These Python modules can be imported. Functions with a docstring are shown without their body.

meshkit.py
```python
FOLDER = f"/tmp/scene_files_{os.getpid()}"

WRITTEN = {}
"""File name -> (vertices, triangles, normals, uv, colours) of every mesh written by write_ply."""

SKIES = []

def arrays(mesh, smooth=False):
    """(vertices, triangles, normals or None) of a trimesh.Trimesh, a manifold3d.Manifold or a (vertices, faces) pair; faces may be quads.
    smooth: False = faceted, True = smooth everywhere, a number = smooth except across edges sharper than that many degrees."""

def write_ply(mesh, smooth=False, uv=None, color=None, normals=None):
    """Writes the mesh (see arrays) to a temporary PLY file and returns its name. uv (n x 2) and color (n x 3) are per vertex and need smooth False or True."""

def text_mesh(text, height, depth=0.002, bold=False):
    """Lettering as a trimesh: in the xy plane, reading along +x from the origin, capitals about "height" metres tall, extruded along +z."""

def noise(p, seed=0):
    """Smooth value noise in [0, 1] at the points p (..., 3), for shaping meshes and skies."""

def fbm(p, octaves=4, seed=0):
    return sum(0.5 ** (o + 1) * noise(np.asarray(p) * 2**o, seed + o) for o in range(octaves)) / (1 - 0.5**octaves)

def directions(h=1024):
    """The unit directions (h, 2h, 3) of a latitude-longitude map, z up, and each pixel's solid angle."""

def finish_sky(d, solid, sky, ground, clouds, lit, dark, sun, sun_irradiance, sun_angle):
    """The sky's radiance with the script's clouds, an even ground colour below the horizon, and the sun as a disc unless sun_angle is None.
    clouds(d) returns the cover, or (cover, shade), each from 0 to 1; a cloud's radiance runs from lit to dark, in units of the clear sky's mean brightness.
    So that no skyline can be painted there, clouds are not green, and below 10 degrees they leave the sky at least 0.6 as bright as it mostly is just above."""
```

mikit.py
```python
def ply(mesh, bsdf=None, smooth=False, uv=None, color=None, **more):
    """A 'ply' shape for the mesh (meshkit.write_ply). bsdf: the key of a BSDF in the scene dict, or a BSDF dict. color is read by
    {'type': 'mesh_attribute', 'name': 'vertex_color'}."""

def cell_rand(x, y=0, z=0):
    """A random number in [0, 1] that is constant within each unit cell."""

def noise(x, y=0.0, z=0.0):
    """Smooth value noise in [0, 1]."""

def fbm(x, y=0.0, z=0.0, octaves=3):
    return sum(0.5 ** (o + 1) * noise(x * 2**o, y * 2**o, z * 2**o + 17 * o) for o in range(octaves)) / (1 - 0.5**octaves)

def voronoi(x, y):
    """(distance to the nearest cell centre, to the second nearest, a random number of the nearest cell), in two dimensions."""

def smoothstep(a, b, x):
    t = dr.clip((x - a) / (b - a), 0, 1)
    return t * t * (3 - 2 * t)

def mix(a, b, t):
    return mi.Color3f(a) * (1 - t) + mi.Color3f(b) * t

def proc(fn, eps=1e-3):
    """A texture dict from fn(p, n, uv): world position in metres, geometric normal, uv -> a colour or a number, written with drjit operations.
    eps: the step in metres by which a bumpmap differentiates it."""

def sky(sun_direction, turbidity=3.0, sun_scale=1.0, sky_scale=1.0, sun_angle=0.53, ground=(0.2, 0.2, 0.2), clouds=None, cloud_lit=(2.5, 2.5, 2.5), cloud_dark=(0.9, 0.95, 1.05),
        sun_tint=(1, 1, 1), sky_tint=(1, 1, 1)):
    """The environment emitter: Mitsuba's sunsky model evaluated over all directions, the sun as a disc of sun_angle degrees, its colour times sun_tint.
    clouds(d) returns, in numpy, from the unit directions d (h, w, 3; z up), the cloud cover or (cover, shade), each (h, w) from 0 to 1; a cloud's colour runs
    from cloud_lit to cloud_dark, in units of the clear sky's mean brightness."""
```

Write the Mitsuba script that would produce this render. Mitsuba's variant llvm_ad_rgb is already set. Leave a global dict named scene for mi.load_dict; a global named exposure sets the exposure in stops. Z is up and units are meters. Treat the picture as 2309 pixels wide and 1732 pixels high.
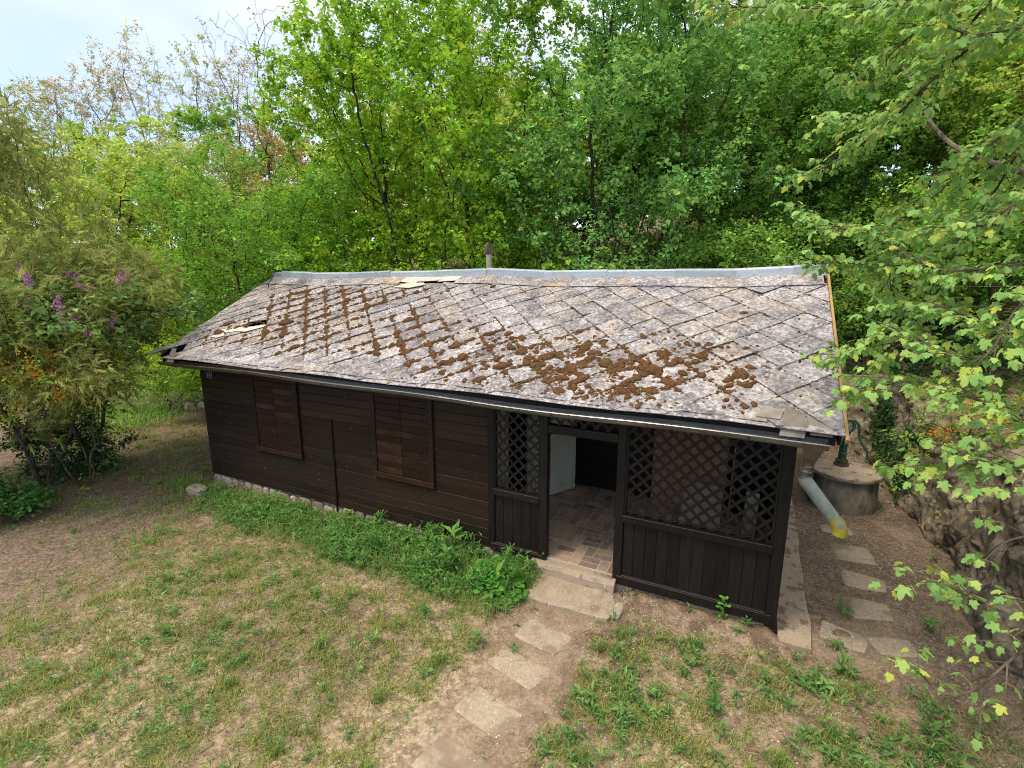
import math
import numpy as np
import trimesh
import drjit as dr
import mitsuba as mi
import mikit
import meshkit
from mikit import noise, fbm, voronoi, cell_rand, smoothstep, mix, proc
from scipy.spatial import cKDTree

T = mi.ScalarTransform4f
scene, labels = {}, {}
rng = np.random.default_rng(7)

# ------------------------------------------------------------------ camera, sky, exposure
CAM = np.array([9.158, -5.453, 3.579])
FWD = np.array([-0.43832, 0.87596, -0.2014])
scene['camera'] = {'type': 'perspective', 'fov': 91.92, 'fov_axis': 'x', 'near_clip': 0.05, 'far_clip': 2000.0,
                   'to_world': T().look_at(origin=CAM.tolist(), target=(CAM + FWD).tolist(), up=[0, 0, 1])}


def clouds(d):
    q = d / (np.abs(d[..., 2:3]) + 0.25)
    a = meshkit.fbm(q * np.array([1.1, 1.1, 0.6]) + 3.0, 5, 3)
    z = np.clip(d[..., 2] / 0.75, 0, 1)
    cover = np.clip(0.6 + 2.4 * (a - 0.42), 0.2, 1.0) * (0.45 + 0.58 * z * z * (3 - 2 * z))
    shade = np.clip(0.75 - 1.1 * (a - 0.25), 0.15, 0.8)
    return cover, shade


scene['sky'] = mikit.sky((-0.25, -0.35, 0.9), turbidity=3, sun_scale=0.32, sun_angle=18, clouds=clouds,
                         cloud_lit=(2.95, 2.85, 2.75), cloud_dark=(1.4, 1.42, 1.5), ground=(0.12, 0.13, 0.08))
exposure = 2.88

# ------------------------------------------------------------------ helpers
counts = {}


def num(name):
    n = counts.get(name, 0)
    counts[name] = n + 1
    return name if n == 0 else f'{name}_{n:03d}'


def add(key, vf, mat, uv=None, smooth=False, color=None, **more):
    if uv is not None:
        v, f = np.asarray(vf[0], float), np.asarray(vf[1], int)
        uv = np.tile(np.asarray(uv, float), (len(v), 1))
        scene[key] = mikit.ply((v, f), mat, smooth=smooth, uv=uv, color=color, **more)
    else:
        scene[key] = mikit.ply(vf, mat, smooth=smooth, color=color, **more)
    return key


def tag(key, label=None, cat=None, group=None, kind=None):
    d = {}
    if label: d['label'] = label
    if cat: d['category'] = cat
    if group: d['group'] = group
    if kind: d['kind'] = kind
    labels[key] = d


def join(parts):
    vs, fs, n = [], [], 0
    for v, f in parts:
        vs.append(np.asarray(v, float)); fs.append(np.asarray(f, int) + n); n += len(v)
    return np.vstack(vs), np.vstack(fs)


def _bev_topology():
    pts, s = [], 0.2
    for sx in (-1, 1):
        for sy in (-1, 1):
            for sz in (-1, 1):
                for k in range(3):
                    q = np.array([sx, sy, sz], float) * (1 - s)
                    q[k] = [sx, sy, sz][k]
                    pts.append(q)
    pts = np.array(pts)
    hull = trimesh.convex.convex_hull(pts)
    idx = cKDTree(pts).query(hull.vertices)[1]
    return idx[hull.faces]


BEV_F = _bev_topology()
_S = np.array([(sx, sy, sz) for sx in (-1, 1) for sy in (-1, 1) for sz in (-1, 1) for k in range(3)], float)
_K = np.array([k for _ in range(8) for k in range(3)])


def box(lo, hi, ch=0.004):
    lo, hi = np.asarray(lo, float), np.asarray(hi, float)
    c, h = (lo + hi) / 2, (hi - lo) / 2
    q = _S * np.maximum(h - ch, h * 0.2)
    q[np.arange(24), _K] = (_S * h)[np.arange(24), _K]
    return q + c, BEV_F


def obox(p0, p1, w, t, nrm, ch=0.002):
    """A bar from p0 to p1, w wide and t thick along nrm."""
    p0, p1 = np.asarray(p0, float), np.asarray(p1, float)
    d = p1 - p0; L = np.linalg.norm(d); d /= L
    n = np.asarray(nrm, float); n = n - d * (n @ d); n /= np.linalg.norm(n)
    s = np.cross(n, d)
    v, f = box((0, -w / 2, -t / 2), (L, w / 2, t / 2), ch)
    return p0 + v[:, :1] * d + v[:, 1:2] * s + v[:, 2:] * n, f


def segs(p0, p1, r0, r1, n=5):
    """Tapered prisms for many segments at once."""
    p0, p1 = np.asarray(p0, float), np.asarray(p1, float)
    d = p1 - p0; d /= np.linalg.norm(d, axis=1, keepdims=True) + 1e-9
    a = np.cross(d, np.where(np.abs(d[:, 2:]) < 0.9, [0, 0, 1.0], [1.0, 0, 0]))
    a /= np.linalg.norm(a, axis=1, keepdims=True) + 1e-9
    b = np.cross(d, a)
    ang = np.arange(n) * 2 * np.pi / n
    ring = np.cos(ang)[None, :, None] * a[:, None] + np.sin(ang)[None, :, None] * b[:, None]
    v = np.concatenate([p0[:, None] + ring * np.asarray(r0)[:, None, None], p1[:, None] + ring * np.asarray(r1)[:, None, None]], 1)
    j = np.arange(n); k = (j + 1) % n
    f = np.vstack([np.stack([j, k, k + n], 1), np.stack([j, k + n, j + n], 1)])
    F = f[None] + (np.arange(len(p0)) * 2 * n)[:, None, None]
    return v.reshape(-1, 3), F.reshape(-1, 3)


def tube(pts, r, n=8, cap=True):
    p = np.asarray(pts, float); m = len(p)
    r = np.broadcast_to(np.asarray(r, float), (m,))
    t = np.gradient(p, axis=0); t /= np.linalg.norm(t, axis=1, keepdims=True) + 1e-12
    a = np.cross(t[0], [0, 0, 1.0] if abs(t[0][2]) < 0.9 else [1.0, 0, 0])
    A = []
    for i in range(m):
        a = a - t[i] * (a @ t[i]); a = a / np.linalg.norm(a); A.append(a)
    A = np.array(A); B = np.cross(t, A)
    ang = np.arange(n) * 2 * np.pi / n
    v = p[:, None] + r[:, None, None] * (np.cos(ang)[None, :, None] * A[:, None] + np.sin(ang)[None, :, None] * B[:, None])
    i, j = np.meshgrid(np.arange(m - 1), np.arange(n), indexing='ij')
    q = np.stack([i * n + j, i * n + (j + 1) % n, (i + 1) * n + (j + 1) % n, (i + 1) * n + j], -1).reshape(-1, 4)
    f = np.vstack([q[:, [0, 1, 2]], q[:, [0, 2, 3]]])
    v = v.reshape(-1, 3)
    if cap:
        v = np.vstack([v, p[:1], p[-1:]])
        j = np.arange(n); k = (j + 1) % n
        f = np.vstack([f, np.stack([k, j, j * 0 + m * n], 1), np.stack([(m - 1) * n + j, (m - 1) * n + k, j * 0 + m * n + 1], 1)])
    return v, f


def spline(pts, n=8):
    p = np.asarray(pts, float)
    from scipy.interpolate import CubicSpline
    d = np.r_[0, np.cumsum(np.linalg.norm(np.diff(p, axis=0), axis=1))]
    return CubicSpline(d, p)(np.linspace(0, d[-1], n * (len(p) - 1) + 1))


def lathe(profile, n=32, center=(0, 0, 0)):
    pr = np.asarray(profile, float)
    ang = np.arange(n) * 2 * np.pi / n
    v = np.stack([pr[:, None, 0] * np.cos(ang), pr[:, None, 0] * np.sin(ang), np.repeat(pr[:, 1:2], n, 1)], -1).reshape(-1, 3)
    i, j = np.meshgrid(np.arange(len(pr) - 1), np.arange(n), indexing='ij')
    q = np.stack([i * n + j, i * n + (j + 1) % n, (i + 1) * n + (j + 1) % n, (i + 1) * n + j], -1).reshape(-1, 4)
    return v + np.asarray(center, float), np.vstack([q[:, [0, 1, 2]], q[:, [0, 2, 3]]])


def prism(top, bottom):
    """A plate from two matching convex rings of points."""
    n = len(top)
    v = np.vstack([top, bottom]); j = np.arange(n); k = (j + 1) % n
    f = [np.stack([j * 0, j, k], 1)[1:n - 1], np.stack([j * 0 + n, k + n, j + n], 1)[1:n - 1], np.stack([j, j + n, k + n], 1), np.stack([j, k + n, k], 1)]
    return v, np.vstack(f)


def unit(v):
    return v / (np.linalg.norm(v, axis=-1, keepdims=True) + 1e-9)


def leaf_mesh(pos, d, nrm, L, W, fold=0.18, droop=0.1):
    """Folded four-cornered leaves, two triangles each."""
    d = unit(d); s = unit(np.cross(nrm, d)); n = np.cross(d, s)
    L, W = np.asarray(L)[:, None], np.asarray(W)[:, None]
    mid = pos + d * L * 0.45
    v = np.stack([pos, mid + s * W / 2 + n * W * fold, pos + d * L - n * L * droop, mid - s * W / 2 + n * W * fold], 1)
    f = np.array([[0, 1, 2], [0, 2, 3]])[None] + (np.arange(len(pos)) * 4)[:, None, None]
    return v.reshape(-1, 3), f.reshape(-1, 3)


def leaf_colors(n, c1, c2, r, per=4, spread=0.25):
    t = np.clip(r.beta(1.6, 1.6, n), 0, 1)[:, None]
    c = np.array(c1) * (1 - t) + np.array(c2) * t
    c = c * (1 + spread * r.normal(0, 0.5, (n, 1)))
    return np.repeat(np.clip(c, 0.004, 0.9), per, 0)


def ss(a, b, x):
    t = np.clip((x - a) / (b - a), 0, 1)
    return t * t * (3 - 2 * t)


# ------------------------------------------------------------------ materials
def rgb(*c):
    return {'type': 'rgb', 'value': list(c)}


def prin(color, rough=0.7, **k):
    return {'type': 'twosided', 'b': {'type': 'principled', 'base_color': color if isinstance(color, dict) else rgb(*color), 'roughness': rough, **k}}


def diffuse(fn):
    return {'type': 'twosided', 'b': {'type': 'diffuse', 'reflectance': proc(fn)}}


vcol = {'type': 'mesh_attribute', 'name': 'vertex_color'}
scene['leaf'] = {'type': 'principledthin', 'base_color': vcol, 'roughness': 0.45, 'diff_trans': 0.8, 'eta': 1.38}
scene['blade'] = {'type': 'principledthin', 'base_color': vcol, 'roughness': 0.55, 'diff_trans': 0.5, 'eta': 1.35}
scene['matte_bits'] = {'type': 'twosided', 'b': {'type': 'diffuse', 'reflectance': vcol}}


def bark_fn(p, n, uv):
    a = fbm(p.x * 14, p.y * 14, p.z * 5, 3)
    return mix((0.055, 0.043, 0.032), (0.16, 0.135, 0.105), smoothstep(0.25, 0.75, a))


scene['bark'] = diffuse(bark_fn)


def bark_dark_fn(p, n, uv):
    a = fbm(p.x * 18, p.y * 18, p.z * 6, 3)
    return mix((0.03, 0.024, 0.018), (0.095, 0.078, 0.058), smoothstep(0.25, 0.75, a))


scene['bark_dark'] = diffuse(bark_dark_fn)


def clad_fn(p, n, uv):
    g = fbm(p.x * 2.2 + uv.x * 31, p.y * 40, p.z * 70, 3)
    st = fbm(p.x * 0.9 + 5, p.z * 1.4, 0.0, 3)
    c = mix((0.0085, 0.006, 0.0046), (0.024, 0.0148, 0.0105), g) * (0.75 + 0.55 * uv.x)
    c = mix(c, mi.Color3f(c) * mi.Color3f(1.5, 1.25, 1.1), smoothstep(0.42, 0.72, st))
    w, _, k = voronoi(p.x * 9, p.z * 9)
    return mix(c, (0.22, 0.19, 0.15), smoothstep(0.075, 0.05, w) * smoothstep(0.94, 0.95, k))


scene['clad_wood'] = {'type': 'twosided', 'b': {'type': 'principled', 'base_color': proc(clad_fn), 'roughness': 0.5, 'specular': 0.22}}


def frame_fn(p, n, uv):
    g = fbm(p.x * 45 + uv.x * 17, p.y * 45, p.z * 4, 3)
    return mix((0.006, 0.005, 0.0048), (0.019, 0.0145, 0.013), g) * (0.75 + 0.5 * uv.x)


scene['frame_wood'] = {'type': 'twosided', 'b': {'type': 'principled', 'base_color': proc(frame_fn), 'roughness': 0.48, 'specular': 0.22}}


def shut_fn(p, n, uv):
    g = fbm(p.x * 6 + uv.x * 13, p.y * 30, p.z * 80, 3)
    w = fbm(p.x * 5 + uv.x * 9, p.z * 7, 0.0, 2)
    c = mix((0.012, 0.0065, 0.004), (0.042, 0.0175, 0.0085), g)
    worn = smoothstep(0.5, 0.95, uv.x * 0.75 + w * 0.45 - 0.12)
    return mix(c, (0.072, 0.031, 0.016), worn * 0.7) * (0.52 + 0.42 * uv.x)


scene['shutter_wood'] = {'type': 'twosided', 'b': {'type': 'principled', 'base_color': proc(shut_fn), 'roughness': 0.5, 'specular': 0.22}}


def slate_fn(p, n, uv):
    a = fbm(p.x * 5, p.y * 5, p.z * 5, 4)
    fine = noise(p.x * 55, p.y * 55, p.z * 40)
    c = mix((0.212, 0.202, 0.212), (0.372, 0.353, 0.362), smoothstep(0.25, 0.75, a)) * (0.80 + 0.35 * uv.x) * (0.72 + 0.55 * fine)
    warm = smoothstep(0.52, 0.7, fbm(p.x * 2.6 + 7, p.y * 2.6, 0.0, 3)) * 0.45
    c = mix(c, (0.39, 0.33, 0.275), warm)
    m1 = smoothstep(0.40, 0.64, fbm(p.x * 30, p.y * 30, p.z * 20, 3))
    c = c * (0.74 + 0.46 * m1)
    w1, _, k1 = voronoi(p.x * 15, p.y * 15)
    c = mix(c, (0.50, 0.51, 0.49), 0.8 * smoothstep(0.38, 0.22, w1 + 0.22 * fbm(p.x * 60, p.y * 60, 0.0, 2)) * smoothstep(0.45, 0.55, k1) * smoothstep(0.35, 0.55, fbm(p.x * 1.7, p.y * 1.7 + 9, 0.0, 2)))
    w2, _, k2 = voronoi(p.x * 22 + 5, p.y * 22)
    c = mix(c, (0.085, 0.08, 0.08), 0.55 * smoothstep(0.36, 0.2, w2) * smoothstep(0.66, 0.7, k2))
    w3, _, k3 = voronoi(p.x * 5 + 2.3, p.y * 5 + 1.7)
    ring = smoothstep(0.30, 0.25, w3 + 0.12 * noise(p.x * 40, p.y * 40, 0.0)) * smoothstep(0.82, 0.84, k3)
    c = mix(c, (0.50, 0.52, 0.43), ring * (0.35 + 0.5 * smoothstep(0.12, 0.26, w3)))
    c = mix(c, (0.50, 0.27, 0.07), smoothstep(0.975, 0.98, uv.y) * 0.6 * smoothstep(0.56, 0.7, fbm(p.x * 9, p.y * 9, 0.0, 2)))
    return c


scene['slate'] = {'type': 'twosided', 'b': {'type': 'diffuse', 'reflectance': proc(slate_fn)}}


def pale_fn(p, n, uv):
    return mix((0.46, 0.42, 0.36), (0.66, 0.61, 0.53), fbm(p.x * 9, p.y * 9, p.z * 9, 3)) * (0.85 + 0.25 * uv.x)


scene['pale_slate'] = diffuse(pale_fn)


def bare_fn(p, n, uv):
    return mix((0.17, 0.155, 0.135), (0.37, 0.34, 0.295), fbm(p.x * 14, p.y * 14, p.z * 14, 4)) * (0.85 + 0.25 * uv.x)


scene['bare_slate'] = diffuse(bare_fn)


def zinc_fn(p, n, uv):
    a = fbm(p.x * 2.5, p.y * 9, p.z * 16, 3)
    sp = smoothstep(0.62, 0.75, fbm(p.x * 9, p.y * 9, p.z * 9, 3))
    c = mix((0.33, 0.385, 0.44), (0.46, 0.52, 0.58), a) * (0.82 + 0.3 * uv.x)
    return mix(c, (0.21, 0.18, 0.16), sp * 0.35)


scene['zinc'] = {'type': 'twosided', 'b': {'type': 'principled', 'base_color': proc(zinc_fn), 'roughness': 0.45, 'metallic': 0.25, 'specular': 0.5}}


def gut_fn(p, n, uv):
    a = fbm(p.x * 1.4, p.y * 22, p.z * 22, 3)
    right = smoothstep(1.5, 4.0, p.x)
    c = mix((0.165, 0.125, 0.095), (0.16, 0.158, 0.152), right)
    c = c * (0.55 + 0.9 * a)
    return mix(c, (0.26, 0.26, 0.25), smoothstep(0.58, 0.72, fbm(p.x * 6, p.y * 30, p.z * 30, 3)) * 0.5)


scene['gutter_metal'] = {'type': 'twosided', 'b': {'type': 'principled', 'base_color': proc(gut_fn), 'roughness': 0.34, 'metallic': 0.6, 'specular': 0.5}}


def pipe_fn(p, n, uv):
    c = mix((0.12, 0.15, 0.155), (0.235, 0.27, 0.27), fbm(p.x * 16, p.y * 16, p.z * 9, 3))
    c = mix(c, (0.16, 0.17, 0.15), smoothstep(0.55, 0.7, fbm(p.x * 30 + 3, p.y * 30, p.z * 14, 3)) * 0.5)
    lich = smoothstep(1.60, 1.48, p.z + 0.16 * fbm(p.x * 24, p.y * 24, p.z * 24, 3))
    return mix(c, (0.36, 0.30, 0.02), lich * smoothstep(0.22, 0.42, fbm(p.x * 20, p.y * 20, p.z * 12 + 4, 3)) * 0.9)


scene['pipe_metal'] = {'type': 'twosided', 'b': {'type': 'principled', 'base_color': proc(pipe_fn), 'roughness': 0.45, 'metallic': 0.2}}


def old_pipe_fn(p, n, uv):
    return mix((0.04, 0.033, 0.026), (0.13, 0.105, 0.075), fbm(p.x * 25, p.y * 25, p.z * 25, 3))


scene['old_metal'] = {'type': 'twosided', 'b': {'type': 'principled', 'base_color': proc(old_pipe_fn), 'roughness': 0.4, 'metallic': 0.5}}


def concrete_fn(p, n, uv):
    a = fbm(p.x * 4, p.y * 4, p.z * 4, 4)
    c = mix((0.26, 0.21, 0.16), (0.40, 0.33, 0.255), a) * (0.85 + 0.3 * noise(p.x * 70, p.y * 70, p.z * 70))
    c = mix(c, (0.14, 0.105, 0.075), smoothstep(0.56, 0.72, fbm(p.x * 9 + 3, p.y * 9, p.z * 9, 3)) * 0.8)
    w, _, k = voronoi(p.x * 45, p.y * 45)
    return mix(c, (0.6, 0.58, 0.55), smoothstep(0.28, 0.18, w) * smoothstep(0.93, 0.95, k))


scene['concrete'] = diffuse(concrete_fn)


def slab_fn(p, n, uv):
    a = fbm(p.x * 5, p.y * 5, 0.0, 4)
    c = mix((0.275, 0.225, 0.165), (0.425, 0.355, 0.27), a) * (0.82 + 0.36 * noise(p.x * 60, p.y * 60, 0.0))
    c = mix(c, (0.22, 0.165, 0.12), smoothstep(0.55, 0.75, fbm(p.x * 4 + 3, p.y * 4, 0.0, 4)) * 0.8)
    w, _, k = voronoi(p.x * 40, p.y * 40)
    return mix(c, (0.6, 0.58, 0.55), smoothstep(0.28, 0.18, w) * smoothstep(0.95, 0.96, k))


scene['slab_concrete'] = diffuse(slab_fn)


def well_fn(p, n, uv):
    a = fbm(p.x * 5, p.y * 5, p.z * 2.5, 4)
    c = mix((0.10, 0.09, 0.07), (0.27, 0.245, 0.195), smoothstep(0.3, 0.7, a))
    d = smoothstep(0.5, 0.7, fbm(p.x * 10, p.y * 10, p.z * 3 + 5, 3))
    return mix(c, (0.05, 0.05, 0.036), d * 0.75)


scene['well_concrete'] = diffuse(well_fn)


def stone_fn(p, n, uv):
    a = fbm(p.x * 6 + uv.x * 40, p.y * 6, p.z * 6, 4)
    c = mix((0.20, 0.17, 0.125), (0.46, 0.405, 0.32), a) * (0.65 + 0.6 * uv.x)
    return mix(c, (0.12, 0.12, 0.085), smoothstep(0.56, 0.7, fbm(p.x * 13, p.y * 13, p.z * 13 + 7, 3)) * 0.65)


scene['stone'] = diffuse(stone_fn)


def rock_fn(p, n, uv):
    a = fbm(p.x * 2.3, p.y * 2.3, p.z * 3.2, 4)
    b = fbm(p.x * 11, p.y * 11, p.z * 14, 3)
    c = mix((0.15, 0.127, 0.098), (0.36, 0.31, 0.24), smoothstep(0.3, 0.7, a)) * (0.4 + 1.1 * b)
    k1 = dr.abs(fbm(p.y * 2.2 + p.x, p.z * 5.5 + 0.6 * p.y, p.x * 2, 4) - 0.5)
    k2 = dr.abs(fbm(p.y * 6.0 + 4, p.z * 3.2 - 0.9 * p.y, p.x * 3, 3) - 0.5)
    c = c * (0.3 + 0.7 * smoothstep(0.0, 0.035, k1)) * (0.6 + 0.4 * smoothstep(0.0, 0.03, k2)) * 0.92
    c = mix(c, (0.055, 0.055, 0.038), smoothstep(0.52, 0.66, fbm(p.x * 5 + 9, p.y * 5, p.z * 5, 3)) * 0.55)
    up = smoothstep(0.55, 0.9, n.z)
    return mix(c, mix((0.14, 0.095, 0.062), (0.30, 0.24, 0.165), b), up * 0.7)


scene['rock'] = diffuse(rock_fn)


def ground_fn(p, n, uv):
    a = fbm(p.x * 0.9 + 3, p.y * 0.9, 0.0, 4)
    b = fbm(p.x * 7, p.y * 7, 0.0, 4)
    f = noise(p.x * 55, p.y * 55, 0.0)
    g = fbm(p.x * 23, p.y * 23, 0.0, 2)
    soil = mix((0.135, 0.100, 0.076), (0.30, 0.232, 0.178), smoothstep(0.25, 0.75, b))
    dry = mix((0.23, 0.185, 0.125), (0.40, 0.325, 0.235), smoothstep(0.3, 0.7, g))
    litter = mix((0.115, 0.092, 0.072), (0.215, 0.172, 0.133), smoothstep(0.3, 0.7, fbm(p.x * 38, p.y * 38, 0.0, 2)))
    lawn = smoothstep(-0.5, -1.5, p.y) * smoothstep(1.0, 3.2, p.x)
    c = mix(soil, dry, lawn * smoothstep(0.32, 0.58, a) * 0.85)
    leafy = dr.maximum(smoothstep(2.6, 0.6, p.x + 0.45 * p.y + 1.2), dr.maximum(smoothstep(9.7, 10.1, p.x) * smoothstep(-0.6, 0.6, p.y), smoothstep(4.6, 5.6, p.y)))
    leafy = dr.maximum(leafy, smoothstep(11.4, 11.9, p.x))
    c = mix(c, litter, leafy * (0.55 + 0.4 * smoothstep(0.25, 0.6, a)))
    c = c * (0.74 + 0.5 * f)
    w, _, k = voronoi(p.x * 42, p.y * 42)
    peb = smoothstep(0.30, 0.2, w) * smoothstep(0.925, 0.935, k) * smoothstep(6.0, 7.5, p.x) * smoothstep(11.7, 11.2, p.x)
    c = mix(c, (0.58, 0.55, 0.53), peb * 0.9)
    pth = smoothstep(0.55, 0.2, dr.abs(p.x - 7.3 - 0.12 * noise(p.y * 2, 0.0, 0.0))) * smoothstep(0.1, -0.3, p.y)
    pth = dr.maximum(pth, smoothstep(0.55, 0.2, dr.abs(p.x - 10.55)) * smoothstep(1.6, 0.4, p.y) * smoothstep(-0.5, 0.2, p.y) * 0.8)
    c = mix(c, mix((0.19, 0.145, 0.107), (0.36, 0.285, 0.215), b) * (0.75 + 0.45 * f), pth * 0.8)
    far = smoothstep(14.0, 26.0, dr.abs(p.x) + dr.abs(p.y) * 0.6)
    return mix(mi.Color3f(c) * mi.Color3f(0.985, 0.965, 0.925), mix((0.09, 0.10, 0.035), (0.17, 0.17, 0.07), a), far * 0.7)


scene['soil'] = diffuse(ground_fn)


def tile_fn(p, n, uv):
    pal = mix((0.20, 0.148, 0.125), (0.38, 0.275, 0.185), smoothstep(0.2, 0.8, uv.x))
    pal = mix(pal, (0.21, 0.185, 0.15), smoothstep(0.6, 0.7, uv.y) * 0.7)
    pal = mix(pal, (0.36, 0.19, 0.10), smoothstep(0.9, 0.93, uv.y) * 0.6)
    return pal * (0.75 + 0.5 * fbm(p.x * 18, p.y * 18, uv.x * 9, 3))


scene['clinker'] = {'type': 'twosided', 'b': {'type': 'principled', 'base_color': proc(tile_fn), 'roughness': 0.42, 'specular': 0.4}}
scene['grout'] = {'type': 'twosided', 'b': {'type': 'diffuse', 'reflectance': rgb(0.40, 0.35, 0.275)}}


def cream_fn(p, n, uv):
    c = mix((0.42, 0.43, 0.36), (0.52, 0.53, 0.45), fbm(p.x * 3, p.y * 3, p.z * 3, 3))
    return mix(c, (0.27, 0.25, 0.19), 0.6 * smoothstep(0.64, 0.78, fbm(p.x * 8, p.y * 8, p.z * 5, 4)) * 0.6)


scene['cream_paint'] = {'type': 'twosided', 'b': {'type': 'principled', 'base_color': proc(cream_fn), 'roughness': 0.5}}
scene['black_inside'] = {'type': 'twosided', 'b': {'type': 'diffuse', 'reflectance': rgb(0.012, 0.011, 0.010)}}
scene['black_metal'] = prin((0.012, 0.012, 0.012), 0.45)


def ply_fn(p, n, uv):
    g = fbm(p.x * 9, p.y * 9, p.z * 1.6, 4)
    return mix((0.27, 0.145, 0.075), (0.44, 0.255, 0.14), g)


scene['plywood'] = diffuse(ply_fn)


def grey_board_fn(p, n, uv):
    return mix((0.22, 0.195, 0.15), (0.42, 0.38, 0.30), fbm(p.x * 6, p.y * 6, p.z * 6, 4))


scene['grey_board'] = diffuse(grey_board_fn)


def raw_wood_fn(p, n, uv):
    return mix((0.30, 0.185, 0.075), (0.47, 0.31, 0.14), fbm(p.x * 40, p.y * 3, p.z * 3, 3))


scene['raw_wood'] = diffuse(raw_wood_fn)


def pump_fn(p, n, uv):
    c = mix((0.006, 0.045, 0.032), (0.02, 0.10, 0.072), fbm(p.x * 20, p.y * 20, p.z * 20, 3))
    return mix(c, (0.10, 0.06, 0.035), smoothstep(0.6, 0.72, fbm(p.x * 34, p.y * 34, p.z * 34 + 3, 3)) * 0.7)


scene['green_paint'] = {'type': 'twosided', 'b': {'type': 'principled', 'base_color': proc(pump_fn), 'roughness': 0.35, 'specular': 0.5}}
scene['enamel_blue'] = prin((0.010, 0.022, 0.07), 0.5, specular=0.15)
scene['enamel_white'] = prin((0.33, 0.34, 0.33), 0.5, specular=0.2)


def moss_fn(p, n, uv):
    a = noise(p.x * 75, p.y * 75, p.z * 75)
    b = fbm(p.x * 4, p.y * 4, 0.0, 3)
    c = mix((0.045, 0.025, 0.013), (0.17, 0.092, 0.044), a)
    return mix(c, mix((0.045, 0.03, 0.013), (0.15, 0.096, 0.040), a), smoothstep(0.5, 0.7, b))


scene['moss'] = diffuse(moss_fn)


def wall_cream_fn(p, n, uv):
    return mix((0.38, 0.37, 0.31), (0.5, 0.49, 0.42), fbm(p.x * 3, p.y * 3, p.z * 3, 3))


scene['plaster'] = diffuse(wall_cream_fn)


# ------------------------------------------------------------------ the ground
def np_noise(x, y, s, seed=0, oct=4):
    q = np.stack([np.asarray(x) * s + 51.3, np.asarray(y) * s + 17.7, np.zeros_like(x) + 3.3], -1)
    return meshkit.fbm(q, oct, seed)


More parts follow.
